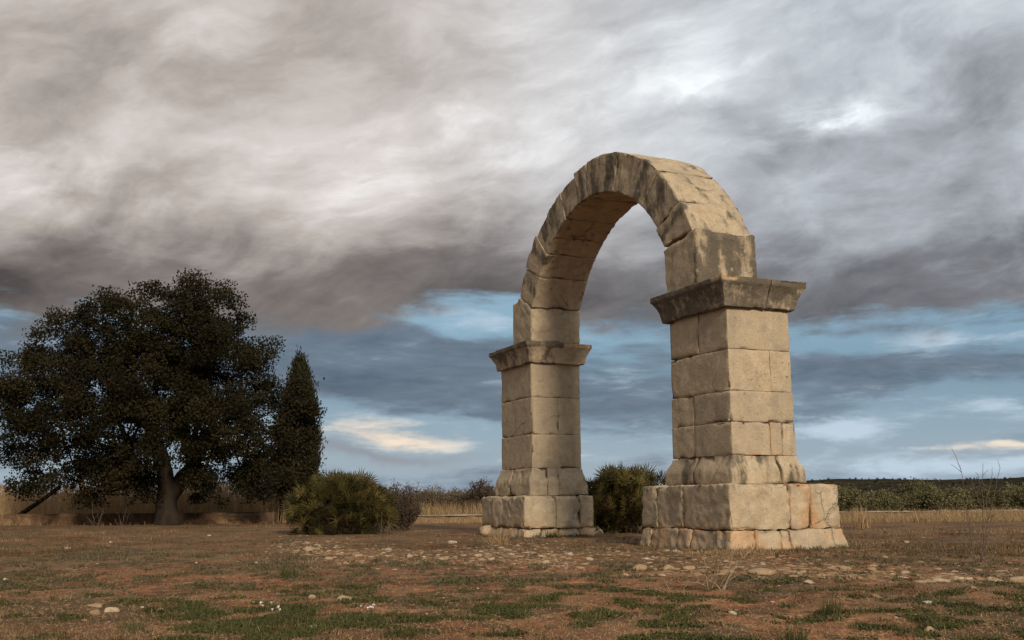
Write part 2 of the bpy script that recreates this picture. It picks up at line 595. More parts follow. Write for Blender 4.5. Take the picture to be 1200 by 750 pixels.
def stone_material():
    m, b, bs = material('weathered_limestone', 0.92, 0.15)
    co = objco(b)
    st = b.attr('stain').outputs['Color']
    rnd, dark, oran = b.sep(st)
    n1 = b.noise(co, 1.3, 5, 0.6)
    n2 = b.noise(co, 6.5, 7, 0.68)
    n3 = b.noise(co, 38, 5, 0.7)
    streak = b.noise(b.mapping(co, scale=(5.5, 5.5, 0.8)), 1.0, 6, 0.65)
    base = b.ramp(n2, [(0.25, (0.36, 0.270, 0.170, 1)), (0.5, (0.49, 0.39, 0.260, 1)), (0.75, (0.57, 0.48, 0.345, 1))])
    base = b.mix(b.ss(b.add(n1, b.mul(b.sub(rnd, 0.5), 0.35)), 0.40, 0.66, 0, 0.75), base, (0.43, 0.345, 0.240, 1))
    base = b.mix(b.ss(n3, 0.35, 0.75, 0, 0.35), base, (0.24, 0.185, 0.125, 1))
    base = b.mix(b.mul(b.ss(streak, 0.45, 0.7), 0.30), base, (0.23, 0.19, 0.14, 1))
    # iron stains
    nf = b.noise(b.mapping(co, loc=(3, 7, 1)), 2.6, 6, 0.65)
    fo = b.ss(b.add(nf, b.mul(b.sub(oran, 0.5), 0.9)), 0.39, 0.62, 0, 0.85)
    oc = b.ramp(n2, [(0.3, (0.40, 0.19, 0.08, 1)), (0.55, (0.51, 0.305, 0.155, 1)), (0.75, (0.55, 0.41, 0.26, 1))])
    base = b.mix(fo, base, oc)
    # black crust lichen, running down in streaks
    nd = b.noise(b.mapping(co, scale=(2.6, 2.6, 0.75), loc=(1, 2, 3)), 1.4, 8, 0.68)
    fd = b.ss(b.add(b.add(nd, b.mul(b.sub(n2, 0.5), 0.35)), b.mul(b.sub(dark, 0.5), 0.75)), 0.52, 0.68, 0, 0.88)
    dc = b.ramp(n3, [(0.3, (0.028, 0.025, 0.021, 1)), (0.7, (0.085, 0.073, 0.056, 1))])
    base = b.mix(fd, base, dc)
    # pale lichen rosettes
    vl = b.voro(b.mapping(co, loc=(2, 5, 0)), 9)
    vlr = b.sep(b.voro(b.mapping(co, loc=(2, 5, 0)), 9, out='Color'))[1]
    fl = b.mul(b.ss(b.add(vl, b.mul(b.sub(n3, 0.5), 0.35)), 0.30, 0.16), b.ss(vlr, 0.80, 0.84))
    base = b.mix(b.mul(fl, 0.45), base, (0.46, 0.43, 0.36, 1))
    # cracks: a few wandering hairlines
    cw = b.new('ShaderNodeVectorMath', operation='MULTIPLY_ADD')
    b.put(cw.inputs[0], b.noise(co, 2.2, 5, .6, out=1)); cw.inputs[1].default_value = (.22, .22, .22); b.put(cw.inputs[2], co)
    crk = b.mul(b.ss(b.voro(cw.outputs[0], 1.0, 'DISTANCE_TO_EDGE'), .009, .003), b.ss(b.noise(b.mapping(co, loc=(3, 0, 6)), 1.1, 3, .5), .60, .66))
    base = b.mix(b.mul(crk, .28), base, (0.075, 0.052, 0.032, 1))
    n5 = b.noise(co, 120, 3, .6)
    base = b.mix(b.ss(n5, .48, .72, 0, .40), base, (0.20, 0.15, 0.095, 1))
    base = b.mix(b.ss(n5, .46, .30, 0, .30), base, (0.56, 0.46, 0.32, 1))
    # grey weathering that creeps over in cloudy patches
    n6 = b.noise(b.mapping(co, loc=(5, 1, 8)), 3.4, 8, .72)
    base = b.mix(b.ss(n6, .48, .64, 0, .48), base, (0.25, 0.205, 0.155, 1))
    # pits
    pit = b.m('MAXIMUM', b.ss(b.noise(co, 21, 4, 0.6), 0.66, 0.76), b.mul(b.ss(b.noise(b.mapping(co, scale=(1, 1, 2.2)), 8, 5, 0.65), 0.68, 0.74), .7))
    base = b.mix(b.mul(pit, 0.55), base, (0.13, 0.095, 0.06, 1))
    b.put(bs.inputs['Base Color'], base)
    h = b.sub(b.add(b.add(b.mul(n2, 1.0), b.mul(n3, 0.40)), b.mul(n5, .12)), b.add(b.mul(pit, 0.5), b.mul(crk, .7)))
    bump(b, bs, h, 0.85, 0.032)
    return m


STONE = stone_material()
CORE, _b, _s = material('joint_mortar', 1.0, 0.0)
_s.inputs['Base Color'].default_value = (0.10, 0.068, 0.042, 1)


def lat(lo, hi, r, res):
    n = max(2, int(math.ceil((hi - lo - 2 * r) / res)) + 1)
    return np.concatenate([[lo, lo + r * .3, lo + r * .65], np.linspace(lo + r, hi - r, n), [hi - r * .65, hi - r * .3, hi]])


def block(acc, lo, hi, r=0.035, res=0.04, amp=0.007, chip=0.05, seed=0, fmap=None, gap=0.004, col=(0.5, 0.3, 0.2), colf=None, push=None, pit=0.004):
    """rounded, chipped, eroded ashlar block; fmap maps the local box to its place"""
    lo = np.array(lo, float) + gap
    hi = np.array(hi, float) - gap
    r = min(r, 0.45 * float((hi - lo).min()))
    ax = [lat(lo[a], hi[a], r, res) for a in range(3)]
    keys, faces = [], []
    for a in range(3):
        b1, b2 = (a + 1) % 3, (a + 2) % 3
        n1, n2 = len(ax[b1]), len(ax[b2])
        for side in (0, 1):
            I = np.zeros((n1, n2, 3), int)
            I[..., a] = side * (len(ax[a]) - 1)
            I[..., b1] = np.arange(n1)[:, None]
            I[..., b2] = np.arange(n2)[None]
            kk = I[..., 0] + I[..., 1] * 2000 + I[..., 2] * 4000000
            f = np.stack([kk[:-1, :-1], kk[1:, :-1], kk[1:, 1:], kk[:-1, 1:]], -1).reshape(-1, 4)
            faces.append(f if side else f[:, ::-1])
    Fk = np.concatenate(faces)
    uk, inv = np.unique(Fk.ravel(), return_inverse=True)
    F = inv.reshape(-1, 4)
    I = np.stack([uk % 2000, (uk // 2000) % 2000, uk // 4000000], 1)
    P = np.stack([ax[a][I[:, a]] for a in range(3)], 1)
    c = np.clip(P, lo + r, hi - r)
    v = P - c
    L = np.linalg.norm(v, axis=1)
    n = v / (L[:, None] + 1e-12)
    edge = 1 - np.abs(v).max(1) / (np.abs(v).sum(1) + 1e-12)
    S = np.array([seed * 3.17, seed * 1.31, seed * 7.7])
    Q = c + n * r
    ch = fbm(P * 3.2 + S, 3)
    ch2 = fbm(P * 9 + S, 2)
    # wide soft loss of arrises
    prox = np.sort(np.minimum(P - lo, hi - P), axis=1)
    near = np.exp(-(prox[:, 1] / 0.034) ** 2)
    Q -= n * (chip * sstep(0.12, 0.60, ch) * near)[:, None]
    Q -= n * (chip * 0.35 * sstep(0.05, 0.6, ch2) * np.clip(edge * 2, 0, 1))[:, None]
    Q += n * (amp * (0.8 * fbm(P * 1.6 + S, 2) + 0.9 * fbm(P * 6 + S, 3) + 0.45 * vnoise(P * 22 + S)))[:, None]
    Q -= n * (pit * (sstep(.22, .50, fbm(P * 4.3 + S + 2, 3)) + .5 * sstep(.25, .5, fbm(P * 13 + S, 2))))[:, None]
    if push is not None:
        Q = push(Q, n, P)
    if fmap is not None:
        Q = fmap(Q)
    C = np.tile(np.array(col, float), (len(Q), 1))
    if colf is not None:
        C = colf(Q, C)
    rim = np.exp(-(prox[:, 1] / 0.03) ** 2) * sstep(-.3, .4, fbm(P * 2.1 + S + 4, 2))
    C = np.array(C)
    C[:, 2] += .19 * rim
    C[:, 1] += .07 * rim
    acc.add(Q * T, F, None, C)


def core_box(name_acc, lo, hi):
    lo = np.array(lo) * T; hi = np.array(hi) * T
    V = np.array([[(lo, hi)[i][0], (lo, hi)[j][1], (lo, hi)[k][2]] for k in (0, 1) for j in (0, 1) for i in (0, 1)])
    F = [[0, 2, 3, 1], [4, 5, 7, 6], [0, 1, 5, 4], [2, 6, 7, 3], [0, 4, 6, 2], [1, 3, 7, 5]]
    name_acc.add(V, F, None, (0.5, 0.55, 0.5))


# arch frame in the world
_phi = math.pi / 2 - 2.7232
_cu, _cd = 14.627, -7.8951
arch = empty('roman_arch')
arch.rotation_euler = (0, 0, _phi)
_c, _s_ = math.cos(_phi), math.sin(_phi)
arch.location = (-T * (_cu * _c - _cd * _s_), -T * (_cu * _s_ + _cd * _c), 0)
tag(arch, 'lone ancient stone arch on two weathered tan limestone piers', 'arch')

S2, W = 2.302, 1.382
Z1, ZI = 3.06, 3.45


def grid_blocks(acc, ub, db, z0, z1, seed, **kw):
    """a course cut by joints at ub along the span and db through the depth"""
    for i in range(len(ub) - 1):
        for j in range(len(db) - 1):
            s = seed + i * 7 + j * 13
            k = dict(kw)
            c = list(k.pop('col', (0.5, 0.3, 0.2)))
            c[0] = 0.5 + 0.5 * math.sin(s * 12.9898)
            jit = 0.006 * math.sin(s * 5.3)
            block(acc, (ub[i] - (jit if i == 0 else 0), db[j] - (jit if j == 0 else 0), z0), (ub[i + 1] + (jit if i == len(ub) - 2 else 0), db[j + 1] + (jit if j == len(db) - 2 else 0), z1), seed=s, col=c, **k)


def make_pier(right):
    a = S2 if right else -S2 - W
    b_ = a + W
    U = lambda f: a + f * W
    sd = 10 if right else 60
    acc = Acc()
    core_box(acc, (a + .05, .05, 0.1), (b_ - .05, .95, 3.4))
    kw = dict(r=0.007, chip=0.022, amp=0.0045, gap=0.0016)
    if right:
        courses = [(1.167, 1.592, (0, .40, 1), (0, .60, .78, 1)), (1.592, 1.99, (0, .40, 1), (0, 1)),
                   (1.99, 2.53, (0, 1), (0, .66, 1)), (2.53, 3.075, (0, .52, 1), (0, 1))]
    else:
        courses = [(1.185, 1.79, (0, 1), (0, 1)), (1.79, 2.455, (0, 1), (0, .54, 1)), (2.455, 3.075, (0, 1), (0, 1))]
    for q, (z0, z1, us, ds) in enumerate(courses):
        grid_blocks(acc, [U(f) for f in us], list(ds), z0, z1, sd + q * 31, col=(0.5, 0.20 if q < len(courses) - 1 else 0.26, 0.34 if q == 0 else 0.2), **kw)
    pier = acc.build('pier', STONE, arch)
    tag(pier, 'nearer pier of four ashlar courses' if right else 'farther pier of three ashlar courses')

    # --- moulded base: sloping shoulder above an upright band
    zb0, zb1 = (0.80, 1.167) if right else (0.69, 1.185)
    acc = Acc()
    q = 0.075

    def slope(Q, n, P, a=a, b_=b_, zb0=zb0, zb1=zb1):
        t = (P[:, 2] - zb0) / (zb1 - zb0)
        off = q * (1 - sstep(0.42, 0.95, t)) + 0.012
        cu = (a + b_) / 2
        Q = Q.copy()
        Q[:, 0] = cu + (Q[:, 0] - cu) * (1 + off / (W / 2))
        Q[:, 1] = .5 + (Q[:, 1] - .5) * (1 + off / .5)
        return Q
    if right:
        ub, db = [U(0), U(.45), U(1)], [0, .68, 1]
    else:
        ub, db = [U(0), U(.42), U(1)], [0, .30, .50, 1]
    grid_blocks(acc, ub, db, zb0, zb1, sd + 201, r=0.014, res=0.032, gap=.0028, chip=0.14 if not right else 0.045, amp=0.009, pit=.022 if not right else .010, push=slope, col=(.5, .56 if right else .26, .24))
    tag(acc.build('base_moulding', STONE, pier), None if right else 'badly broken base moulding')

    # --- plinth
    acc = Acc()
    zp0, zp1 = (0.24, 0.80) if right else (0.135, 0.69)
    if right:
        u0, u1, d0, d1 = a - .38, b_ + .32, -.30, 1.38
        ub, db = [u0, u0 + .42, u0 + 1.05, u1], [d0, d0 + .90, d0 + 1.22, d1]
    else:
        u0, u1, d0, d1 = a - .30, b_ + .30, -.30, 1.06
        ub, db = [u0, u0 + .55, u1], [d0, d0 + .62, d0 + 1.1, d1]

    def colf(Q, C, u1=u1, d1=d1, right=right):
        C = C.copy()
        lowz = sstep(0.62, 0.18, Q[:, 2])
        C[:, 2] = .22 + .20 * lowz
        if right:
            C[:, 2] += .22 * sstep(.40, .6, Q[:, 1]) * sstep(1.1, .8, Q[:, 1]) * sstep(3.6, 4.0, Q[:, 0])
            C[:, 1] += .20 * sstep(.60, .8, Q[:, 2])
        return C
    grid_blocks(acc, ub, db, zp0, zp1, sd + 301, r=0.015, res=0.036, gap=.0028, chip=0.065 if right else 0.11, amp=0.017, pit=.022, col=(.5, .27, .3), colf=colf)
    acc.build('plinth', STONE, pier)

    # --- footing course, spreading towards the ground
    acc = Acc()
    zf = zp0

    def spread(Q, n, P, u0=u0, u1=u1, d0=d0, d1=d1, zf=zf):
        t = np.clip((zf - P[:, 2]) / (zf + .02), 0, 1)
        cu, cd = (u0 + u1) / 2, (d0 + d1) / 2
        Q = Q.copy()
        k = 0.055 * t + 0.01
        Q[:, 0] = cu + (Q[:, 0] - cu) * (1 + k / ((u1 - u0) / 2))
        Q[:, 1] = cd + (Q[:, 1] - cd) * (1 + k / ((d1 - d0) / 2))
        return Q
    if right:
        ub, db = [u0, u0 + .30, u0 + .95, u0 + 1.25, u1 - .30, u1], [d0, d0 + .36, d0 + .72, d0 + .86, d1]
    else:
        ub, db = [u0, u0 + .45, u0 + 1.0, u1], [d0, d0 + .32, d0 + .66, d0 + 1.05, d1 + .16]
    grid_blocks(acc, ub, db, -.25, zf, sd + 401, r=0.018, res=0.036, gap=.003, chip=0.075, amp=0.020, pit=.025, push=spread, col=(.5, .16, .44))
    acc.build('footing', STONE, pier)

    # --- impost: cavetto rising to a fillet
    acc = Acc()

    def cornice(Q, n, P, a=a, b_=b_):
        t = np.clip((P[:, 2] - Z1) / (ZI - Z1), 0, 1)
        off = np.interp(t, [0, .03, .18, .38, .58, .72, .755, .785, 1.0], [.055, .065, .075, .092, .125, .158, .160, .182, .182])
        cu = (a + b_) / 2
        Q = Q.copy()
        Q[:, 0] = cu + (Q[:, 0] - cu) * (1 + off / (W / 2))
        Q[:, 1] = .5 + (Q[:, 1] - .5) * (1 + off / .5)
        return Q

    def imp_col(Q, C):
        C = C.copy()
        C[:, 1] = (.74 if right else .62) + .20 * sstep(3.33, 3.37, Q[:, 2])
        cu = (a + b_) / 2
        # ochre lichen on the top corner
        dd = np.hypot(Q[:, 0] - (b_ + .1), Q[:, 1] + .05)
        if right:
            C[:, 2] = .1 + 1.0 * sstep(.24, .05, dd) * sstep(3.36, 3.45, Q[:, 2])
            C[:, 1] -= .5 * sstep(.34, .05, dd) * sstep(3.33, 3.44, Q[:, 2])
        else:
            C[:, 2] = .15 + .7 * sstep(.5, .75, Q[:, 1]) * sstep(3.32, 3.40, Q[:, 2])
            C[:, 1] -= .3 * sstep(.4, .75, Q[:, 1])
        return C
    db = [0, .58, 1] if right else [0, 1]
    grid_blocks(acc, [a, b_], db, Z1 + .004, ZI, sd + 501, r=0.008, res=0.020, gap=.002, chip=0.040, amp=0.006, pit=.012, push=cornice, col=(.5, .6, .1), colf=imp_col)
    acc.build('impost', STONE, pier)
    return pier


make_pier(True)
make_pier(False)

# --- springers and voussoirs
UC, ZC = 0.0528, 3.0062
RI, RO = 2.525, 3.145


def springer(right):
    sgn = 1 if right else -1
    acc = Acc()
    if right:
        p = dict(ib=2.29, ob=3.075, it=(2.235, 4.135), ot=(3.075, 4.275))
    else:
        p = dict(ib=2.255, ob=3.085, it=(2.25, 4.10), ot=(3.085, 4.285))

    def fm(Q):
        s = (Q[:, 0] - 0) / .8
        t = (Q[:, 2]) / .75
        ub = p['ib'] * (1 - s) + p['ob'] * s
        ut = p['it'][0] * (1 - s) + p['ot'][0] * s
        zt = p['it'][1] * (1 - s) + p['ot'][1] * s if right else np.interp(s, [0, .645, .69, 1], [4.085, 4.375, 4.30, 4.29])
        u = ub * (1 - t) + ut * t - .02 * np.sin(np.clip(t, 0, 1) * np.pi) * (1 - s)
        z = ZI * (1 - t) + zt * t
        return np.stack([sgn * u, Q[:, 1], z], 1)
    def colf(Q, C):
        C = C.copy()
        if right:
            C[:, 1] = .44 + .30 * sstep(2.95, 3.06, Q[:, 0])
        else:
            C[:, 1] = .34
        return C
    block(acc, (0, -.012, 0), (.8, 1.0, .75), r=0.03, res=0.035, amp=0.014 if right else .01, chip=0.06, seed=701 + sgn, pit=.012, fmap=fm, col=(.4, .5, .12), colf=colf)
    if not right:
        acc.F[4] = [f[:, ::-1] for f in acc.F[4]]
    tag(acc.build('springer', STONE, arch), 'dark crusted springer block' if right else None)


springer(True)
springer(False)
AIN = [154.9, 141.5, 130.6, 121.9, 110.6, 99.4, 92.4, 83.1, 71.6, 59.5, 49.9, 36.5, 28.3]
AOUT = [154.2, 143.8, 131.2, 121.5, 110.0, 100.2, 91.7, 83.8, 72.2, 58.5, 48.4, 33.8, 23.0]
ROJ = [0.00, .03, -.045, -.07, -.085, -.02, .02, .015, .0, .03, .015, .06]
RIJ = [0.0, -.005, .01, .005, .02, .012, .015, 0, -.01, .005, -.01, -.04]
DJ = [.0, -.012, .01, -.006, .014, -.004, .008, -.01, .004, -.008, .01, -.004]
for q in range(len(AIN) - 1):
    ri, ro = RI + RIJ[q], RO + ROJ[q] * .65
    rm = (ri + ro) / 2
    span = R(AIN[q] - AIN[q + 1] + AOUT[q] - AOUT[q + 1]) / 2 * rm
    acc = Acc()

    def fm(Q, q=q, ri=ri, ro=ro, span=span):
        # local x = arc length, y = depth, z = radius; the bed joints are those measured on the face
        k = (Q[:, 2] - ri) / (ro - ri)
        lo_a = R(AIN[q + 1]) * (1 - k) + R(AOUT[q + 1]) * k
        hi_a = R(AIN[q]) * (1 - k) + R(AOUT[q]) * k
        th = lo_a + (hi_a - lo_a) * Q[:, 0] / span
        return np.stack([UC + Q[:, 2] * np.cos(th), Q[:, 1], ZC + Q[:, 2] * np.sin(th)], 1)

    def colf(Q, C, q=q):
        C = C.copy()
        th = np.degrees(np.arctan2(Q[:, 2] - ZC, Q[:, 0] - UC))
        mid = (AIN[q] + AIN[q + 1]) / 2
        hw = (AIN[q] - AIN[q + 1]) / 2
        fr = (th - mid) / hw
        rr = np.hypot(Q[:, 0] - UC, Q[:, 2] - ZC)
        face = sstep(.10, .0, Q[:, 1])
        C[:, 1] = .47 + face * (.26 * np.exp(-((fr - .15 * math.sin(q * 5.)) / .5) ** 2))
        C[:, 1] += .04 * sstep(3.02, 3.1, rr) * (1 - face) * sstep(1.0, 2.4, Q[:, 0])
        return C
    block(acc, (0, DJ[q] * .6, ri), (span, 1.0 + DJ[q] * .4, ro), r=0.010, res=0.034, amp=0.010, chip=0.04, seed=801 + q, pit=.010, fmap=fm, gap=.003, col=(.5 + .5 * math.sin(q * 9.1), .46, .12), colf=colf)
    acc.F[4] = [f[:, ::-1] for f in acc.F[4]]
    acc.build('voussoir', STONE, arch)

# ------------------------------------------------------------------ foliage helpers
def at_many(px, py):
    d = np.array(FWD) * F_PX + np.array(RGT) * (px - 600)[:, None] + np.array(UPV) * (375 - py)[:, None]
    z = np.zeros(len(px))
    for _ in range(12):
        t = (z - CAM_H) / np.minimum(d[:, 2], -1e-3)
        x, y = d[:, 0] * t, d[:, 1] * t
        z = .6 * z + .4 * ground_h(x, y)
    return x, y


def unit(V):
    return V / (np.linalg.norm(V, axis=-1, keepdims=True) + 1e-12)


def rand_unit(n):
    return unit(RNG.normal(size=(n, 3)))


def leaves(acc, Cn, length, width, axis=None, jitter=1.0, tint=None):
    """one rhombic leaf-face at every centre"""
    n = len(Cn)
    a = rand_unit(n)
    if axis is not None:
        a = unit(np.broadcast_to(axis, (n, 3)) + jitter * a)
    b_ = unit(np.cross(a, rand_unit(n)))
    L = length * RNG.uniform(.6, 1.3, n)[:, None] / 2
    Wd = width * RNG.uniform(.6, 1.3, n)[:, None] / 2
    V = np.stack([Cn - a * L, Cn + b_ * Wd, Cn + a * L, Cn - b_ * Wd], 1).reshape(-1, 3)
    F = np.arange(4 * n).reshape(-1, 4)
    t = RNG.uniform(0, 1, n) if tint is None else np.clip(tint + RNG.normal(0, .08, n), 0, 1)
    acc.add(V, F, t)


def in_ellipsoid(n, surf=0.5):
    d = rand_unit(n)
    r = RNG.uniform(0, 1, n) ** (1 / 3)
    r = np.where(RNG.uniform(0, 1, n) < surf, RNG.uniform(.78, 1.02, n), r)
    return d * r[:, None]


def bend(p0, p1, sag=0.1, n=6, wob=0.03):
    p0, p1 = np.array(p0, float), np.array(p1, float)
    t = np.linspace(0, 1, n)[:, None]
    L = np.linalg.norm(p1 - p0)
    off = RNG.normal(0, wob * L, (n, 3)) * np.sin(t * np.pi)
    up = np.array([0, 0, 1.]) * sag * L * np.sin(t * np.pi)
    return p0 * (1 - t) + p1 * t + off + up


BARK = plain_material('dark_bark', (0.012, 0.009, 0.006), (0.036, 0.025, 0.017), 5, 0.95, 6, 0.8, 0.03, (1, 1, .25))
OAK_LEAF = leaf_material('holm_oak_leaf', (0.011, 0.010, 0.005), (0.036, 0.029, 0.012), (0.066, 0.051, 0.022), 0.04)
CYP_LEAF = leaf_material('cypress_leaf', (0.012, 0.012, 0.006), (0.036, 0.032, 0.013), (0.075, 0.060, 0.026), 0.08)
PALM_LEAF = leaf_material('palmetto_leaf', (0.020, 0.019, 0.008), (0.100, 0.080, 0.025), (0.23, 0.15, 0.055), 0.05, 0.5)
OLIVE_LEAF = leaf_material('olive_leaf', (0.050, 0.046, 0.022), (0.155, 0.140, 0.070), (0.23, 0.20, 0.11), 0.10)
STRAW = leaf_material('dry_straw', (0.19, 0.125, 0.065), (0.46, 0.32, 0.175), (0.60, 0.46, 0.28), 0.25)
BROWN_LEAF = leaf_material('brown_scrub', (0.055, 0.040, 0.026), (0.15, 0.115, 0.07), (0.21, 0.165, 0.10), 0.1)
TWIG = plain_material('grey_brown_twig', (0.07, 0.05, 0.036), (0.16, 0.12, 0.085), 20, 0.9)
DRY_STEM = plain_material('dry_stem', (0.17, 0.12, 0.075), (0.34, 0.26, 0.17), 20, 0.9)


# ------------------------------------------------------------------ the big holm oak
def make_oak():
    D = 30.0
    base = at(196, 613.5)
    base = Vector((at_dist(196, 600, D).x, D, gz(at_dist(196, 600, D).x, D)))
    root = empty('holm_oak', base)
    tag(root, 'large spreading dark evergreen oak with a broad drooping crown beside the low wall', 'tree')
    b0 = np.array(base)
    P = lambda px, py, dy=0.0: np.array(at_dist(px, py, D + dy)) - b0
    s = D / F_PX
    # crown lobes: centre px, radii px, depth offset and depth radius in metres
    lobes = [(205, 378, 62, 50, 0, 2.4), (150, 392, 60, 48, .6, 2.2), (248, 400, 56, 55, -.5, 2.2), (85, 412, 52, 50, .3, 2.0),
             (45, 450, 44, 44, 0, 1.7), (130, 452, 75, 55, -1.2, 2.2), (200, 440, 80, 60, 1.2, 2.4), (270, 460, 55, 60, .2, 2.1),
             (60, 500, 46, 36, -.3, 1.5), (120, 510, 50, 46, -.9, 1.8), (285, 510, 44, 56, 0, 1.8), (235, 500, 60, 46, -1.4, 1.6),
             (180, 490, 60, 40, 1.6, 1.6), (72, 560, 26, 17, -.2, .9), (132, 558, 22, 18, -.8, .9), (300, 566, 30, 20, -.2, 1.0), (170, 530, 26, 22, -1.6, .9), (24, 500, 20, 38, .2, 1.0), (28, 548, 22, 32, .3, .8), (50, 530, 24, 24, .2, .8), (98, 560, 34, 27, -.4, 1.1),
             (148, 548, 24, 32, .5, 1.0), (275, 560, 40, 32, -.6, 1.3), (318, 535, 26, 44, .3, 1.2), (232, 568, 17, 26, .6, .8),
             (163, 570, 16, 20, -.5, .7), (235, 345, 34, 22, .3, 1.2), (190, 345, 36, 22, -.4, 1.2), (305, 425, 24, 30, 0, 1.0),
             (128, 352, 20, 12, 0, .6), (12, 462, 18, 26, -.3, .9)]
    crown = Acc()
    trunk = Acc()
    fork = P(199, 574)
    tips = []
    for q, (cx, cy, rx, ry, dy, rd) in enumerate(lobes):
        c = P(cx, cy, dy)
        vol = rx * ry * s * s
        rx, ry = rx * .95, ry * .94
        cy += 5 if cy < 400 else 0
        c = P(cx, cy, dy)
        lobe_t = RNG.normal(0, .12)  # random tint per lobe paints lit and shaded clumps into the leaf colour
        ncl = max(6, int(vol * 20))
        E = in_ellipsoid(ncl, 0.62)
        Cc = c + E * np.array([rx * s, rd, ry * s])
        tips.append((c, Cc))
        for cc in Cc:
            rad = RNG.uniform(.16, .42)
            nl = int(330 * (rad / .3) ** 2)
            g = np.clip(RNG.normal(size=(nl, 3)), -1.7, 1.7) * rad * np.array([.62, .62, .46])
            tn = 0.32 + lobe_t + RNG.normal(0, .13)
            out = unit((cc - (c - np.array([0, 0, .5])))[None])
            leaves(crown, cc + g, .084, .052, axis=out + np.array([0, 0, -.1]), jitter=1.3, tint=tn)
        # ragged twig ends outside the lobe
        for _ in range(int(ncl * .35)):
            e = in_ellipsoid(1, 1.0)[0]
            p0 = c + e * np.array([rx * s, rd, ry * s]) * .92
            dr = unit((e + np.array([0, 0, .15]) + RNG.normal(0, .45, 3))[None])[0]
            L = RNG.uniform(.15, .50)
            k = int(22 + 50 * L)
            t = RNG.uniform(0, 1, k)[:, None]
            leaves(crown, p0 + dr * L * t + RNG.normal(0, .05, (k, 3)) * (1.3 - t), .085, .045, axis=dr, jitter=1.1, tint=.38)
    crown.build('crown', OAK_LEAF, root, smooth=False)
    # trunk with flare and bark flutes
    path = np.array([P(196, 616), P(196, 609), P(195, 601), P(194, 590), P(196, 580), fork + [0, 0, .15]])
    path[:, 1] = np.linspace(0, .05, 6)
    trunk.tube(path, [.42, .36, .31, .29, .31, .25], 18)
    for (px, py, dy, r0) in ((188, 530, -.2, .24), (232, 540, .3, .22), (262, 505, .2, .13), (200, 470, .3, .17), (215, 430, .0, .12), (150, 470, -.5, .16), (110, 440, -.2, .12),
                             (175, 420, .6, .13), (70, 470, 0, .10), (130, 510, -.6, .11), (285, 470, -.2, .10), (245, 420, -.3, .10), (300, 520, .1, .07), (55, 500, .1, .06), (200, 380, .2, .08)):
        start = fork if py > 500 and dy > -.9 or py < 480 else fork
        mid = P(*((188, 535, -.2) if px < 200 else (226, 545, .2)))
        if py in (530, 540):
            pts = bend(fork - [0, 0, .2], P(px, py, dy), .05, 7, .02)
            trunk.tube(pts, np.linspace(r0 * 1.05, r0 * .8, 7), 10)
        else:
            pts = bend(mid, P(px, py, dy), .06, 9, .035)
            trunk.tube(pts, np.linspace(r0, r0 * .35, 9), 8)
            for _ in range(4):
                k = RNG.integers(3, 9)
                e = pts[k] + RNG.normal(0, .55, 3) + [0, 0, .2]
                trunk.tube(bend(pts[k], e, .05, 5, .05), np.linspace(r0 * .4, .012, 5), 5)
    # hanging branches at the left skirt
    for (ax, ay, bx, by) in ((45, 470, 22, 555), (70, 500, 95, 575), (200, 520, 165, 580), (250, 520, 235, 585), (270, 500, 285, 575), (110, 500, 145, 565)):
        trunk.tube(bend(P(ax, ay), P(bx, by), .08, 8, .05), np.linspace(.05, .012, 8), 5)
    V = np.concatenate(trunk.V)
    trunk.build('trunk', BARK, root)


make_oak()


def make_cypress():
    D = 33.0
    x = at_dist(347, 600, D).x
    base = np.array([x, D, gz(x, D)])
    root = empty('cypress_tree', base)
    tag(root, 'narrow dark cypress whose pointed top rises right behind the oak', 'tree')
    s = D / F_PX
    H = (600 - 416) * s
    acc = Acc()
    n = 620
    t = RNG.uniform(0.03, 1, n) ** .85
    prof = np.interp(t, [0, .05, .3, .6, .8, .92, 1], [.30, .60, .66, .60, .42, .22, .03])
    a = RNG.uniform(0, 2 * np.pi, n)
    rr = prof * np.sqrt(RNG.uniform(.35, 1, n)) * (1 + .10 * np.sin(a * 3 + t * 14))
    C0 = np.stack([rr * np.cos(a), rr * np.sin(a), t * H - .05], 1)
    for c in C0:
        k = 46
        g = RNG.normal(size=(k, 3)) * np.array([.085, .085, .20])
        leaves(acc, c + g, .15, .035, axis=np.array([c[0] * .5, c[1] * .5, 1.2]), jitter=.55, tint=.36 + RNG.normal(0, .14))
    acc.build('crown', CYP_LEAF, root, smooth=False)
    tr = Acc()
    tr.tube([(0, 0, -.15), (0, 0, .4), (.02, 0, 1.6), (0, 0, H * .9)], [.15, .12, .09, .015], 9)
    tr.build('trunk', BARK, root)


make_cypress()


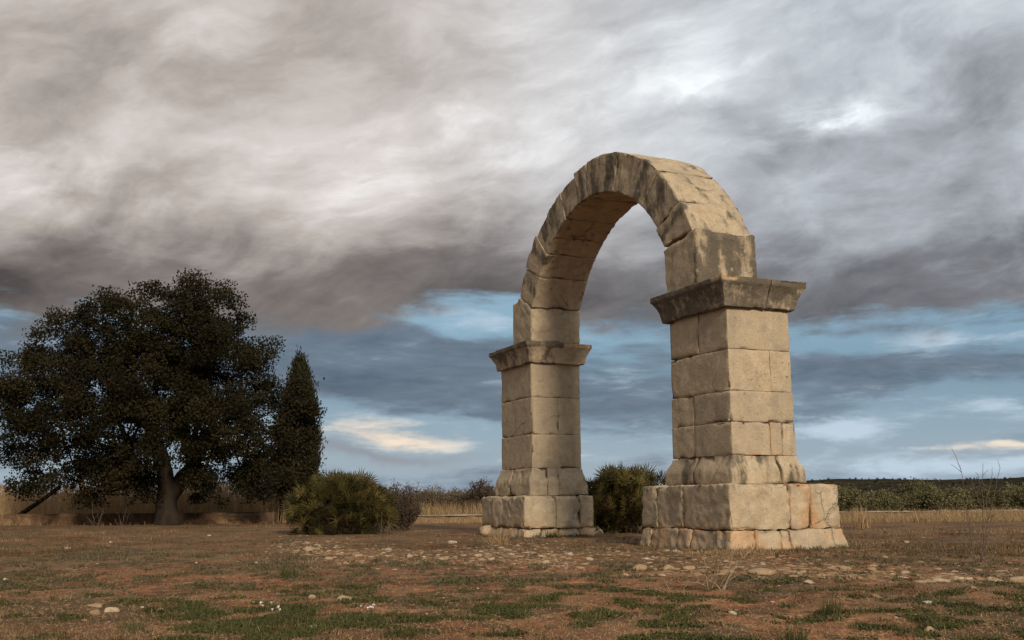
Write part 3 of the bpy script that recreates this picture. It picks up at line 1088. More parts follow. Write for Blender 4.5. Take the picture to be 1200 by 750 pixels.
def leafy_tree(name, label, cat, px, D, lobes, mat, nper=9.5, leaf=(.1, .055), trunk_r=.12, group=None, gzoff=0.0, csize=(.14, .34), dens=80, tint=.34):
    x = at_dist(px, 600, D).x
    base = np.array([x, D, gz(x, D)])
    root = empty(name, base)
    tag(root, label, cat, group)
    s = D / F_PX
    crown, tr = Acc(), Acc()
    P = lambda a, b_, dy=0.0: np.array(at_dist(a, b_, D + dy)) - base
    for (cx, cy, rx, ry, dy, rd) in lobes:
        c = P(cx, cy, dy)
        ncl = max(4, int(rx * ry * s * s * nper))
        E = in_ellipsoid(ncl, .6)
        for e in E:
            cc = c + e * np.array([rx * s, rd, ry * s])
            rad = RNG.uniform(*csize)
            nl = int(dens * (rad / .3) ** 2)
            leaves(crown, cc + RNG.normal(size=(nl, 3)) * rad * np.array([.6, .6, .48]), *leaf, axis=e, jitter=1.2, tint=tint + RNG.normal(0, .13))
        tr.tube(bend((0, 0, .25 * max(c[2], .3)), c, .03, 6, .04), np.linspace(trunk_r * .6, .015, 6), 6)
    crown.build('crown', mat, root, smooth=False)
    tr.tube([(0, 0, -.2), (.01, 0, .2), (-.02, 0, max(.4, .3 * H_of(lobes, s)))], [trunk_r * 1.4, trunk_r, trunk_r * .8], 8)
    tr.build('trunk', BARK, root)
    return root


def H_of(lobes, s):
    return max(l[1] + l[3] for l in lobes) * s - min(l[1] - l[3] for l in lobes) * s


leafy_tree('evergreen_tree', 'rounded dark evergreen between the oak and the palmetto, in front of the cypress', 'tree', 345, 31.6,
           [(352, 476, 26, 28, 0, .9), (338, 500, 26, 34, -.2, .9), (350, 535, 22, 36, .1, .8), (334, 555, 26, 30, 0, .9), (352, 565, 14, 26, .1, .6)], OAK_LEAF, nper=34, dens=230, leaf=(.095, .06))


# ------------------------------------------------------------------ palmettos
def palmetto(label, px, py, halfw, h, nfr, tint, seedpts=7):
    base = at(px, py)
    root = empty('palmetto_bush', base)
    tag(root, label, 'bush', 'fan palm bushes')
    acc, st = Acc(), Acc()
    for i in range(nfr):
        a = RNG.uniform(0, 2 * np.pi)
        r0 = halfw * .52 * math.sqrt(RNG.uniform(0, 1))
        p0 = np.array([r0 * math.cos(a), r0 * math.sin(a) * .9, -.02])
        # outer fronds lean outwards
        a2 = a + RNG.normal(0, .6)
        tilt = np.clip(abs(RNG.normal(.55, .42)), 0.02, 1.45) if r0 > halfw * .2 else abs(RNG.normal(.2, .25))
        d = np.array([math.sin(tilt) * math.cos(a2), math.sin(tilt) * math.sin(a2), math.cos(tilt)])
        reach = 1 / math.sqrt((math.sin(tilt) / (halfw * .80)) ** 2 + (math.cos(tilt) / (h * .86)) ** 2)
        L = reach * RNG.uniform(.30, 1.0) ** .8
        p1 = p0 + d * L
        st.tube(bend(p0, p1, .04, 4, .02), [.008, .006, .005, .004], 3, tint=.3, cap=False)
        side = unit(np.cross(d, rand_unit(1)[0] + np.array([0, 0, .3]))[None])[0]
        nrm = np.cross(side, d)
        nl = RNG.integers(13, 18)
        ang = np.linspace(-1.55, 1.55, nl) + RNG.normal(0, .05, nl)
        LL = RNG.uniform(.20, .32) * np.cos(ang * .42)
        dirs = np.cos(ang)[:, None] * d + np.sin(ang)[:, None] * side + nrm * RNG.normal(0.12, .08, nl)[:, None]
        dirs = unit(dirs)
        wv = unit(np.cross(dirs, nrm))
        tipdroop = np.array([0, 0, -.06])
        q0 = p1 + dirs * .02
        q1 = p1 + dirs * (LL * .55)[:, None]
        q2 = p1 + dirs * LL[:, None] + tipdroop * RNG.uniform(0, 1, nl)[:, None]
        w1 = .0105
        V = np.stack([q0 - wv * .003, q0 + wv * .003, q1 + wv * w1, q1 - wv * w1, q2], 1).reshape(-1, 3)
        k = np.arange(nl)[:, None] * 5
        tv = np.clip(tint + RNG.normal(0, .20) + RNG.normal(0, .06, nl) + (.35 if RNG.uniform() < .03 else 0), 0, 1)
        n0 = acc.n
        acc.add(V, k + np.array([[0, 1, 2, 3]]), tv)
        acc.F[3].append(k + np.array([[3, 2, 4]]) + n0)
        acc.T[3].append(tv)
    acc.build('frond', PALM_LEAF, root, smooth=False)
    # dry thatch of old fronds at the foot
    dr = Acc()
    n = 260
    a = RNG.uniform(0, 2 * np.pi, n)
    C0 = np.stack([np.cos(a), np.sin(a), 0 * a], 1) * (halfw * RNG.uniform(.3, .8, n))[:, None] + np.array([0, 0, 1]) * (RNG.uniform(.02, .3, n))[:, None]
    leaves(dr, C0, .30, .014, axis=np.array([0, 0, -.6]), jitter=1.0, tint=.25)
    dr.build('dry_fronds', BROWN_LEAF, root, smooth=False)
    st.build('stalk', BROWN_LEAF, root)
    return root


palmetto('broad olive green fan palm bush with a pale boulder at its foot', 400, 625.5, .90, 1.20, 620, .31)
palmetto('dark green fan palm bush seen between the two piers', 737, 623.5, .78, 1.22, 520, .42)


# ------------------------------------------------------------------ twiggy shrubs
def twig_shrub(name, label, cat, px, py, halfw, h, n, leafmat, nleaf, tint, tw=.006, group=None, D=None, leaf=(.05, .025), twmat=None):
    if D:
        x = at_dist(px, py, D).x
        base = np.array([x, D, gz(x, D)])
    else:
        base = np.array(at(px, py))
    root = empty(name, base)
    tag(root, label, cat, group)
    st, lf = Acc(), Acc()
    for i in range(n):
        a = RNG.uniform(0, 2 * np.pi)
        r1 = halfw * math.sqrt(RNG.uniform(0, 1))
        hh = h * math.sqrt(max(.05, 1 - (r1 / halfw) ** 2 * .8)) * RNG.uniform(.6, 1.05)
        p0 = np.array([.25 * r1 * math.cos(a), .25 * r1 * math.sin(a), -.03])
        p1 = np.array([r1 * math.cos(a), r1 * math.sin(a), hh])
        pts = bend(p0, p1, .12, 6, .06)
        st.tube(pts, np.linspace(tw, tw * .3, 6), 4, cap=False)
        for _ in range(3):
            k = RNG.integers(2, 6)
            e = pts[k] + RNG.normal(0, 1, 3) * np.array([.16, .16, .12]) * halfw * 1.2
            e[2] = max(e[2], .03)
            st.tube(bend(pts[k], e, .1, 4, .08), np.linspace(tw * .5, tw * .2, 4), 3, cap=False)
        if nleaf:
            t = RNG.uniform(.2, 1, nleaf)[:, None]
            k = (t[:, 0] * 5).astype(int).clip(0, 4)
            f = t * 5 - k[:, None]
            c = pts[k] * (1 - f) + pts[k + 1] * f + RNG.normal(0, .07, (nleaf, 3)) * halfw
            leaves(lf, c, *leaf, tint=tint)
    if nleaf: lf.build('foliage', leafmat, root, smooth=False)
    st.build('twigs', twmat or TWIG, root)
    return root


twig_shrub('thorny_shrub', 'dark leafless thorny bush behind the right side of the broad fan palm', 'bush', 468, 600, .50, 1.02, 260, BROWN_LEAF, 22, .02, .008, D=22)
for q, (px, D, hw, h, lab) in enumerate([
        (492, 40, 1.0, 1.3, 'brown scrub bush beyond the low wall, nearest the thorny bush'),
        (517, 42, 1.1, 1.35, 'brown scrub bush beyond the low wall, second from the thorny bush'),
        (540, 41, .95, 1.2, 'brown scrub bush beyond the low wall, midway between thorny bush and pier'),
        (584, 44, 1.0, 1.45, 'brown scrub bush beyond the low wall, half hidden by the farther pier')]):
    twig_shrub('scrub_bush', lab, 'bush', px, 600, hw, h, 130, BROWN_LEAF, 75, .5, .008, 'brown scrub bushes beyond the wall', D=D, leaf=(.08, .03))
twig_shrub('scrub_bush', 'darker scrub bush beyond the low wall, just left of the farther pier', 'bush', 565, 600, .8, 1.5, 110, BROWN_LEAF, 90, .12, .010, 'brown scrub bushes beyond the wall', D=40, leaf=(.09, .04))


# ------------------------------------------------------------------ olive row beyond the wall
ORD = ['first', 'second', 'third', 'fourth', 'fifth', 'sixth', 'seventh', 'eighth', 'ninth', 'tenth']
ox = [(990, 571, 18), (1027, 574, 22), (1077, 566, 34), (1116, 577, 18), (1142, 572, 24), (1174, 577, 20), (1198, 570, 22), (1232, 573, 26)]
for q, (px, top, hw) in enumerate(ox):
    D = 66 + (q * 37 % 11)
    h2 = (606 - top) / 2
    cy = top + h2
    leafy_tree('olive_tree', '%s grey green olive tree from the arch in the row beyond the low wall' % ORD[q], 'tree', px, D,
               [(px, cy - 3, hw * .75, h2 * .95, 0, 1.3), (px - hw * .5, cy + 5, hw * .55, h2 * .75, .3, 1.1), (px + hw * .5, cy + 4, hw * .55, h2 * .8, -.3, 1.1)],
               OLIVE_LEAF, nper=20, leaf=(.17, .075), trunk_r=.16, group='olive trees beyond the wall', csize=(.22, .45), dens=110, tint=.52)

# a second line of the grove and field brush that read as one mass
def far_mass(name, label, mat, n, px0, px1, D0, D1, h0, h1, tint):
    acc = Acc()
    for i in range(n):
        px, D = RNG.uniform(px0, px1), RNG.uniform(D0, D1)
        x = at_dist(px, 600, D).x
        z = gz(x, D)
        hh = RNG.uniform(h0, h1)
        g = in_ellipsoid(230, .4) * np.array([1.5, 1.3, hh / 2]) + np.array([x, D, z + hh / 2])
        leaves(acc, g, .34, .18, tint=tint + RNG.normal(0, .12))
    tag(acc.build(name, mat, smooth=False), label, kind='stuff')


far_mass('olive_grove', 'grey green olive grove in the far field', OLIVE_LEAF, 170, 940, 1500, 84, 130, 1.5, 2.5, .36)
far_mass('field_brush', 'brown brush filling the far field', BROWN_LEAF, 190, -150, 760, 58, 120, 2.0, 3.1, .42)


# ------------------------------------------------------------------ hills
def make_hills():
    pxs = np.linspace(300, 2600, 420)
    Ds = np.linspace(900, 2600, 60)
    A, D = np.meshgrid(np.arctan((pxs - 600) / F_PX), Ds)
    a, d = A.ravel(), D.ravel()
    x, y = d * np.tan(a), d
    pxv = 600 + F_PX * np.tan(a)
    env = np.interp(pxv, [300, 620, 800, 940, 1100, 1200, 1500, 2600], [0, 2, 9, 20, 19, 21, 30, 38]) * 2000 / F_PX
    ridge = sstep(950, 1900, d) * (1 - .35 * sstep(2000, 2600, d))
    n = fbm(np.stack([x / 260, y / 260, 0 * x], 1), 4)
    n2 = fbm(np.stack([x / 45, y / 45, 0 * x + 3], 1), 3)
    z = -2.2 + env * ridge * (1 + .22 * n) + 1.6 * n2 * ridge
    nx, ny = len(pxs), len(Ds)
    i = np.arange(ny - 1)[:, None] * nx + np.arange(nx - 1)[None]
    F = np.stack([i, i + 1, i + nx + 1, i + nx], -1).reshape(-1, 4)
    m, b, bs = material('hill_scrub', 1.0, 0.0)
    co = objco(b)
    n1 = b.noise(co, .012, 8, .65)
    nn = b.noise(co, .08, 6, .7)
    c = b.ramp(n1, [(.35, (.026, .025, .018, 1)), (.55, (.050, .042, .029, 1)), (.75, (.105, .075, .05, 1))])
    c = b.mix(b.ss(nn, .4, .65, 0, .7), c, (.022, .022, .016, 1))
    b.put(bs.inputs['Base Color'], c)
    bump(b, bs, nn, 1.0, 6)
    tag(np_mesh('hills', np.stack([x, y, z], 1), F, m), 'low dark scrubby hills on the horizon', kind='structure')
    # scrub and pines scattered over the slopes
    acc = Acc()
    idx = RNG.choice(len(x), 2600, p=(np.maximum(env * ridge, .01) / np.maximum(env * ridge, .01).sum()))
    for k in idx:
        big = RNG.uniform() < .06
        r = RNG.uniform(2.2, 4.2) if big else RNG.uniform(1.2, 2.4)
        hh = r * RNG.uniform(.9, 1.6)
        c = np.array([x[k] + RNG.normal(0, 3), y[k], z[k] + hh * .35])
        leaves(acc, c + in_ellipsoid(14, .3) * np.array([r, r, hh * .7]), r * 1.1, r * .8, tint=.12)
    tag(acc.build('hill_woodland', OAK_LEAF, smooth=False), 'dark scrub and scattered pines covering the far hills', kind='stuff')


make_hills()

# ------------------------------------------------------------------ walls
def wall_material(name, c1, c2, c3):
    m, b, bs = material(name, .95, .1)
    co = objco(b)
    n = b.noise(co, 3, 7, .65)
    n2 = b.noise(co, 18, 5, .7)
    c = b.ramp(n, [(.3, (*c1, 1)), (.52, (*c2, 1)), (.72, (*c3, 1))])
    c = b.mix(b.ss(n2, .4, .75, 0, .6), c, (*[v * .5 for v in c1], 1))
    b.put(bs.inputs['Base Color'], c)
    bump(b, bs, b.add(n, b.mul(n2, .5)), .8, .03)
    return m


MOSS_WALL = wall_material('mossy_rubble', (.045, .030, .019), (.13, .078, .045), (.28, .18, .105))
EARTH_WALL = wall_material('ochre_rubble', (.12, .075, .04), (.24, .155, .085), (.33, .235, .14))
PALE_COPING = wall_material('pale_coping', (.26, .22, .17), (.36, .32, .26), (.44, .40, .34))


def strip_block(name, px0, px1, D, h, th, mat, parent=None, z0=None, seed=1, bottom=-.25, res=.12):
    x0, x1 = at_dist(px0, 600, D).x, at_dist(px1, 600, D).x
    zg = min(gz(x, D) for x in np.linspace(x0, x1, 9)) if z0 is None else z0
    acc = Acc()
    block(acc, (x0 / T, D / T, (zg + bottom) / T), (x1 / T, (D + th) / T, (zg + h) / T), r=.03, res=res, amp=.02, chip=.06, seed=seed)
    acc.C = []
    V = acc.V[0]
    c0 = np.array([(x0 + x1) / 2, D + th / 2, zg])
    acc.V[0] = V - c0
    o = acc.build(name, mat, parent)
    o.location = c0
    return o, zg


lw, zg = strip_block('low_wall', -340, 322, 31.0, .345, .32, MOSS_WALL, seed=31)
tag(lw, 'low dark mossy rubble wall running behind the oak trunk', 'wall')
rw = empty('low_wall', (at_dist(860, 600, 31.6).x, 31.6, -.3))
tag(rw, 'low ochre earth wall with pale coping stretching behind the arch', 'wall')
bw, zg2 = strip_block('wall_body', 452, 1500, 31.6, .17, .35, EARTH_WALL, seed=37)
cp, _ = strip_block('coping', 451, 1501, 31.56, .034, .43, PALE_COPING, z0=zg2 + .172, seed=41, bottom=0, res=.1)
for o in (bw, cp):
    l = Vector(o.location)
    o.parent = rw
    o.location = l - rw.location

METAL = plain_material('galvanised_pipe', (.08, .072, .062), (.15, .14, .12), 8, .5)
acc = Acc()
q0, q1, q2 = np.array(at_dist(268, 603.5, 30.7)), np.array(at_dist(320, 603, 30.6)), np.array(at_dist(320, 616, 30.6))
q2[2] = gz(q2[0], q2[1]) - .05
acc.tube([q0 - q2, q1 - q2 - [.03, 0, 0], q1 - q2, q1 - q2 - [0, 0, .03], (0, 0, 0)], .009, 8)
o = acc.build('pipe_rail', METAL); o.location = q2
tag(o, 'thin bent metal pipe rail at the end of the mossy wall', 'rail')
acc = Acc()
p = np.array(at_dist(146, 603, 31.7)); p[2] = gz(p[0], p[1])
acc.tube([(0, 0, -.05), (0, 0, .5), (.005, 0, (604 - 578) * 0 + .88)], [.028, .027, .025], 8)
o = acc.build('marker_post', plain_material('white_painted_post', (.25, .23, .20), (.4, .38, .34), 9, .7)); o.location = p
tag(o, 'slim whitish post standing behind the mossy wall left of the trunk', 'post')
acc = Acc()
pa, pb = np.array(at_dist(22, 604, 31.6)), np.array(at_dist(71, 570, 31.9))
acc.tube([pa - pa, (pb - pa) * .5 + [0, 0, -.02], pb - pa], [.075, .07, .06], 7)
o = acc.build('leaning_log', BARK); o.location = pa
tag(o, 'dark bare log leaning up behind the mossy wall at far left', 'log')


# ------------------------------------------------------------------ dry reeds and grass
def blades(acc, base, h, w, lean, tint, seg=3, curl=.35):
    n = len(base)
    a = RNG.uniform(0, 2 * np.pi, n)
    d = np.stack([np.cos(a), np.sin(a), 0 * a], 1)
    side = np.stack([-np.sin(a), np.cos(a), 0 * a], 1)
    # face the blade roughly any way
    sa = RNG.uniform(0, 2 * np.pi, n)
    side = np.stack([np.cos(sa), np.sin(sa), 0 * sa], 1)
    h = np.broadcast_to(h, (n,)); w = np.broadcast_to(w, (n,))
    ln = np.abs(RNG.normal(0, lean, n))
    rows = []
    for k in range(seg):
        t = k / seg
        c = base + np.array([0, 0, 1]) * (h * t * (1 - curl * t * ln))[:, None] + d * (h * ln * (t + t * t) * .6)[:, None]
        ww = w * (1 - t * .75)
        rows.append(c - side * ww[:, None] / 2)
        rows.append(c + side * ww[:, None] / 2)
    t = 1.0
    tip = base + np.array([0, 0, 1]) * (h * (1 - curl * ln))[:, None] + d * (h * ln * 1.2)[:, None]
    rows.append(tip)
    m = 2 * seg + 1
    V = np.stack(rows, 1).reshape(-1, 3)
    k = np.arange(n)[:, None] * m
    tv = np.clip(tint + RNG.normal(0, .18, n), 0, 1)
    n0 = acc.n
    acc.V.append(V); acc.n += len(V)
    for q in range(seg - 1):
        acc.F[4].append(k + np.array([[2 * q, 2 * q + 1, 2 * q + 3, 2 * q + 2]]) + n0)
        acc.T[4].append(tv)
    acc.F[3].append(k + np.array([[2 * seg - 2, 2 * seg - 1, 2 * seg]]) + n0)
    acc.T[3].append(tv)
    return tip


def scatter(px0, px1, D0, D1, n, clump=0.6, sc=.5):
    D = RNG.uniform(D0, D1, n * 3)
    px = RNG.uniform(px0, px1, n * 3)
    x = (px - 600) / F_PX * D
    k = fbm(np.stack([x * sc, D * sc, 0 * x], 1), 2)
    keep = RNG.uniform(-1, 1, n * 3) * clump < k + (1 - clump) * .5
    x, D = x[keep][:n], D[keep][:n]
    return np.stack([x, D, ground_h(x, D)], 1)


acc = Acc()
B = scatter(-260, 345, 31.7, 38, 15000, .5)
hh = RNG.uniform(.70, 1.30, len(B)) * (1.0 + .25 * fbm(B * .35, 2))
tip = blades(acc, B, hh, .012, .25, .62)
sel = RNG.uniform(0, 1, len(tip)) < .55
pl = np.repeat(tip[sel], 4, 0) + RNG.normal(0, .035, (sel.sum() * 4, 3))
leaves(acc, pl, .13, .022, axis=np.array([0, 0, 1.]), jitter=.5, tint=.8)
B = scatter(450, 600, 33, 46, 5000, .4)
blades(acc, B, RNG.uniform(.35, .75, len(B)), .016, .3, .35)
tag(acc.build('reed_bed', STRAW, smooth=False), 'tall dry tan grass and reeds growing behind the walls', kind='stuff')

acc = Acc()
B = scatter(965, 1300, 25.5, 31.5, 11000, .75, .8)
blades(acc, B, RNG.uniform(.06, .30, len(B)) * (1 + .6 * fbm(B * .9, 2)), .009, .45, .34)
B = scatter(950, 1320, 30.7, 31.55, 5200, .7, .9)
blades(acc, B, RNG.uniform(.08, .30, len(B)) * (1 + .7 * fbm(B * 1.3, 2)), .010, .45, .26)
for _ in range(75):
    p0 = scatter(985, 1320, 25.5, 31.2, 1, .6, .8)
    if len(p0) == 0: continue
    m = RNG.integers(18, 55)
    q = np.repeat(p0, m, 0) + RNG.normal(0, .10, (m, 3)) * np.array([1, 1, 0])
    q[:, 2] = ground_h(q[:, 0], q[:, 1])
    blades(acc, q, RNG.uniform(.18, .42) * RNG.uniform(.5, 1.1, m), .010, .5, RNG.uniform(.25, .7), 3, .4)
B = scatter(440, 610, 30.9, 31.55, 1400, .8, .9)
blades(acc, B, RNG.uniform(.05, .2, len(B)), .009, .35, .35)
B = scatter(440, 600, 28, 31.5, 2200, .75, .8)
blades(acc, B, RNG.uniform(.05, .18, len(B)), .009, .35, .4)
B = scatter(-100, 330, 29.4, 31.0, 260, .8, .8)
blades(acc, B, RNG.uniform(.05, .16, len(B)), .009, .4, .3)
tag(acc.build('verge_grass', STRAW, smooth=False), 'low dry grass along the foot of the walls', kind='stuff')

# far side pale path seen over the coping is the coping itself; single dry tussocks
def tussock(name, label, px, py, h, r, n, mat, tint, w=.006, lean=.3, group=None, cat='grass tuft'):
    b0 = np.array(at(px, py))
    acc = Acc()
    a = RNG.uniform(0, 2 * np.pi, n)
    rr = r * np.sqrt(RNG.uniform(0, 1, n))
    base = np.stack([rr * np.cos(a), rr * np.sin(a), np.full(n, -.01)], 1)
    blades(acc, base, h * RNG.uniform(.5, 1.05, n), w, lean, tint)
    o = acc.build(name, mat, smooth=False)
    o.location = b0
    tag(o, label, cat, group)
    return o


GREEN = leaf_material('herb_green', (0.032, 0.036, 0.013), (0.120, 0.120, 0.046), (0.24, 0.205, 0.10), 0.15)
tussock('dry_tussock', 'tall pale dry grass tussock just right of the nearer pier', 1012, 619, .52, .16, 150, STRAW, .62, .010, .25)
tussock('grass_tuft', 'stiff grey green grass tuft on bare soil at lower right', 975, 722, .125, .055, 130, GREEN, .42, .004, .22, 'green grass tufts on the soil')
tussock('grass_tuft', 'grey green grass tuft at the bottom edge, below the stiff tuft', 932, 752, .10, .06, 110, GREEN, .40, .004, .35, 'green grass tufts on the soil')
tussock('grass_tuft', 'fresh green grass tuft beside the ochre stones at lower left', 155, 740, .085, .06, 100, GREEN, .55, .004, .45, 'green grass tufts on the soil')
tussock('grass_tuft', 'grey green grass tuft left of the rubble spread, below the fan palm', 338, 676, .13, .08, 110, GREEN, .40, .006, .4, 'green grass tufts on the soil')
tussock('grass_tuft', 'dark grass tuft at the foot of the farther pier', 646, 630, .16, .10, 120, GREEN, .2, .008, .5, 'green grass tufts on the soil')
tussock('dry_tussock', 'low tan dry tussock below the left corner of the farther pier', 584, 638, .26, .12, 110, STRAW, .5, .007, .5)


def stems(name, label, base_px, tips, r=.004, side=3, mat=None, spread=.03, cat='weed', heads=False, toward=0.0):
    b0 = np.array(at(*base_px))
    acc = Acc()
    for (tx, ty) in tips:
        e = np.array(at_dist(tx, ty, b0[1] + RNG.normal(0, .12))) - b0
        s0 = np.array([RNG.normal(0, spread), RNG.normal(0, spread), -.02])
        pts = bend(s0, e, .06, 8, .022)
        acc.tube(pts, np.linspace(r, r * .45, 8), 5, cap=False)
        L = np.linalg.norm(e)
        for _ in range(side):
            k = RNG.integers(3, 8)
            q = pts[k] + np.array([RNG.normal(0, .10), RNG.normal(0, .08), RNG.uniform(.03, .16)]) * L
            acc.tube(bend(pts[k], q, .05, 4, .03), np.linspace(r * .5, r * .3, 4), 4, cap=False)
    o = acc.build(name, mat or DRY_STEM)
    o.location = b0
    tag(o, label, cat)
    return o


stems('dead_weed', 'tall bare dead weed with thin upright stems at right edge', (1152, 659),
      [(1123, 543), (1152, 543), (1146, 556), (1172, 548), (1162, 560), (1130, 590), (1182, 586), (1108, 628), (1192, 622), (1135, 612), (1165, 600), (1176, 630), (1122, 620)], .0044, 4, TWIG, .05)
stems('dead_weed', 'sprawling dead weed of tan stems before the nearer pier', (838, 692),
      [(862, 640), (852, 642), (843, 648), (824, 650), (882, 640), (872, 652), (815, 668), (890, 662), (800, 682)], .0048, 3, DRY_STEM, .05)
stems('dead_weed', 'thin arching dry stems lying left of the sprawling weed', (788, 696), [(770, 670), (742, 694), (808, 680), (722, 688)], .0024, 1, DRY_STEM, .03)
stems('dead_weed', 'spindly pale dry weed in front of the mossy wall at left', (112, 625), [(108, 590), (114, 600), (120, 604), (102, 606), (122, 596)], .006, 3, TWIG, .08)
stems('dead_weed', 'small dry weed left of the oak trunk', (142, 624), [(148, 594), (138, 602), (152, 600), (134, 608)], .005, 3, TWIG, .08)
stems('dead_weed', 'thin dry weed right of the pale boulder by the fan palm', (451, 634), [(448, 600), (456, 605), (462, 612), (443, 612)], .005, 2, TWIG, .05)
stems('dead_weed', 'tall thin dry stalk leaning above the brown scrub left of the arch', (495, 602), [(506, 552), (500, 566)], .009, 1, TWIG, .03)


# ------------------------------------------------------------------ stones
def rock(n_sub, size, flat=.6, cuts=9):
    bm = bmesh.new()
    bmesh.ops.create_icosphere(bm, subdivisions=n_sub, radius=1.0)
    V = np.array([v.co[:] for v in bm.verts])
    F = np.array([[v.index for v in f.verts] for f in bm.faces])
    bm.free()
    for _ in range(cuts):
        d = rand_unit(1)[0]
        k = RNG.uniform(.55, .85)
        t = V @ d
        V = V - np.outer(np.maximum(t - k, 0) * .92, d)
    if n_sub > 1:
        V = V * (1 + .06 * fbm(V * 2.2 + RNG.uniform(0, 50), 3))[:, None]
    sc = np.array([RNG.uniform(.8, 1.25), RNG.uniform(.7, 1.1), flat * RNG.uniform(.8, 1.15)])
    a = RNG.uniform(0, 6.28)
    V = V * sc
    V = V @ np.array([[math.cos(a), -math.sin(a), 0], [math.sin(a), math.cos(a), 0], [0, 0, 1]])
    return V * size, F


def rock_material():
    m, b, bs = material('field_stone', .92, .15)
    co = objco(b)
    t = b.attr('tint').outputs['Fac']
    n = b.noise(co, 14, 6, .65)
    c = b.ramp(t, [(0, (.21, .125, .065, 1)), (.4, (.33, .23, .135, 1)), (.75, (.46, .385, .275, 1)), (1, (.58, .54, .45, 1))])
    c = b.mix(b.ss(n, .45, .7, 0, .7), c, (.22, .15, .09, 1))
    b.put(bs.inputs['Base Color'], c)
    bump(b, bs, b.noise(co, 50, 4, .6), .5, .01)
    return m


ROCK = rock_material()


def stone(label, px, py, wpx, flat, tint, group=None, sub=3):
    p = np.array(at(px, py))
    D = p[1]
    size = wpx * D / F_PX / 2 / .9
    V, F = rock(sub, size, flat)
    acc = Acc()
    acc.add(V, F, np.full(len(F), tint))
    o = acc.build('stone', ROCK)
    o.location = p + np.array([0, 0, size * flat * .22])
    tag(o, label, 'stone', group)
    return o


G1 = 'loose stones on the ground'
stone('pale cream boulder at the foot of the broad fan palm', 407, 624, 15, .6, .75, G1)
stone('tan boulder in the lower foreground, below the rubble spread', 402, 704, 22, .5, .42, G1)
stone('small upright ochre stone left of the tan foreground boulder', 365, 701, 9, .8, .5, G1)
stone('flat ochre slab uppermost in the lower left stone cluster', 113, 711, 17, .3, .45, G1)
stone('orange stone at the left of the lower left stone cluster', 112, 720, 16, .55, .25, G1)
stone('flat cream stone at the right of the lower left stone cluster', 130, 717, 17, .45, .6, G1)
stone('rounded ochre stone alone right of the lower left cluster', 187, 716, 9, .7, .3, G1)
stone('white stone bottom left below the tan foreground boulder', 367, 735, 10, .5, .95, G1)
stone('pale stone on bare red soil below the nearer pier', 858, 720, 9, .7, .85, G1)
stone('orange rounded stone left of the sprawling weed', 733, 676, 9, .8, .3, G1)
stone('long ochre slab in the rubble under the nearer pier', 893, 672, 34, .25, .42, G1)
stone('pale stone right of the long ochre slab', 949, 684, 13, .45, .7, G1)
stone('ochre slab fragment beside the sprawling weed stems', 851, 671, 18, .35, .4, G1)
stone('buff boulder largest in the rubble at lower right', 1102, 682, 24, .30, .55, G1)
stone('tan boulder touching the right of the buff boulder', 1119, 680, 14, .6, .42, G1)
stone('flat pale slab left of the buff boulder', 1085, 683, 20, .25, .45, G1)
stone('brown stone on bare soil, below and left of the buff boulder', 1026, 701, 13, .7, .1, G1)
stone('white flat stone below the buff boulder', 1087, 707, 12, .4, .95, G1)
stone('squarish tan stone at the bottom edge, lower right', 1089, 741, 13, .8, .4, G1)
stone('orange stone standing alone right of the nearer footing', 1037, 654, 7, .8, .35, G1)
stone('broad ochre slab at the right edge of the picture', 1194, 682, 26, .4, .45, G1)
stone('pale slab left of the broad ochre slab at right', 1167, 681, 18, .3, .6, G1)
stone('cream stone below the left corner of the farther pier', 530, 637, 14, .4, .7, G1)
stone('grey cream stone leaning on the left corner of the farther footing', 572, 627, 20, .9, .55, G1)
stone('broken slab propped against the right side of the farther plinth', 694, 622, 11, 1.6, .4, G1)
stone('white pebble at the left edge of the picture', 6, 681, 7, .6, .98, G1)
stone('white pebble on dry turf left of the oak trunk', 130, 636, 5, .6, .95, G1)
for px, py, w, t in ((79, 644, 9, .4), (245, 628, 5, .8), (99, 728, 8, .35), (167, 712, 5, .95), (362, 645, 14, .45), (480, 653, 10, .55), (749, 667, 17, .35), (784, 667, 15, .4),
                     (807, 667, 18, .4), (793, 647, 10, .7), (781, 646, 9, .7), (788, 744, 8, .85), (937, 722, 7, .4), (1063, 636, 8, .6), (990, 668, 16, .4), (1020, 668, 14, .4), (1060, 672, 12, .5),
                     (690, 656, 12, .6), (640, 660, 11, .55), (668, 650, 8, .8), (600, 650, 9, .6), (560, 652, 10, .5), (520, 656, 12, .45), (455, 645, 11, .5), (420, 652, 12, .45), (386, 655, 9, .5),
                     (1140, 690, 9, .5), (905, 706, 6, .5), (1050, 724, 5, .7), (250, 735, 5, .5), (300, 660, 6, .6), (230, 660, 4, .9), (500, 720, 5, .8), (620, 705, 5, .6), (690, 720, 6, .5), (560, 690, 4, .8)):
    stone('smallish loose stone lying singly on the dry ground', px, py, w, .5, t, 'small loose stones', 2)

# rubble spread: too many to count
acc = Acc()
base_rocks = [rock(2, 1.0, .34, 14) for _ in range(14)] + [rock(2, 1.0, .42, 12) for _ in range(10)]


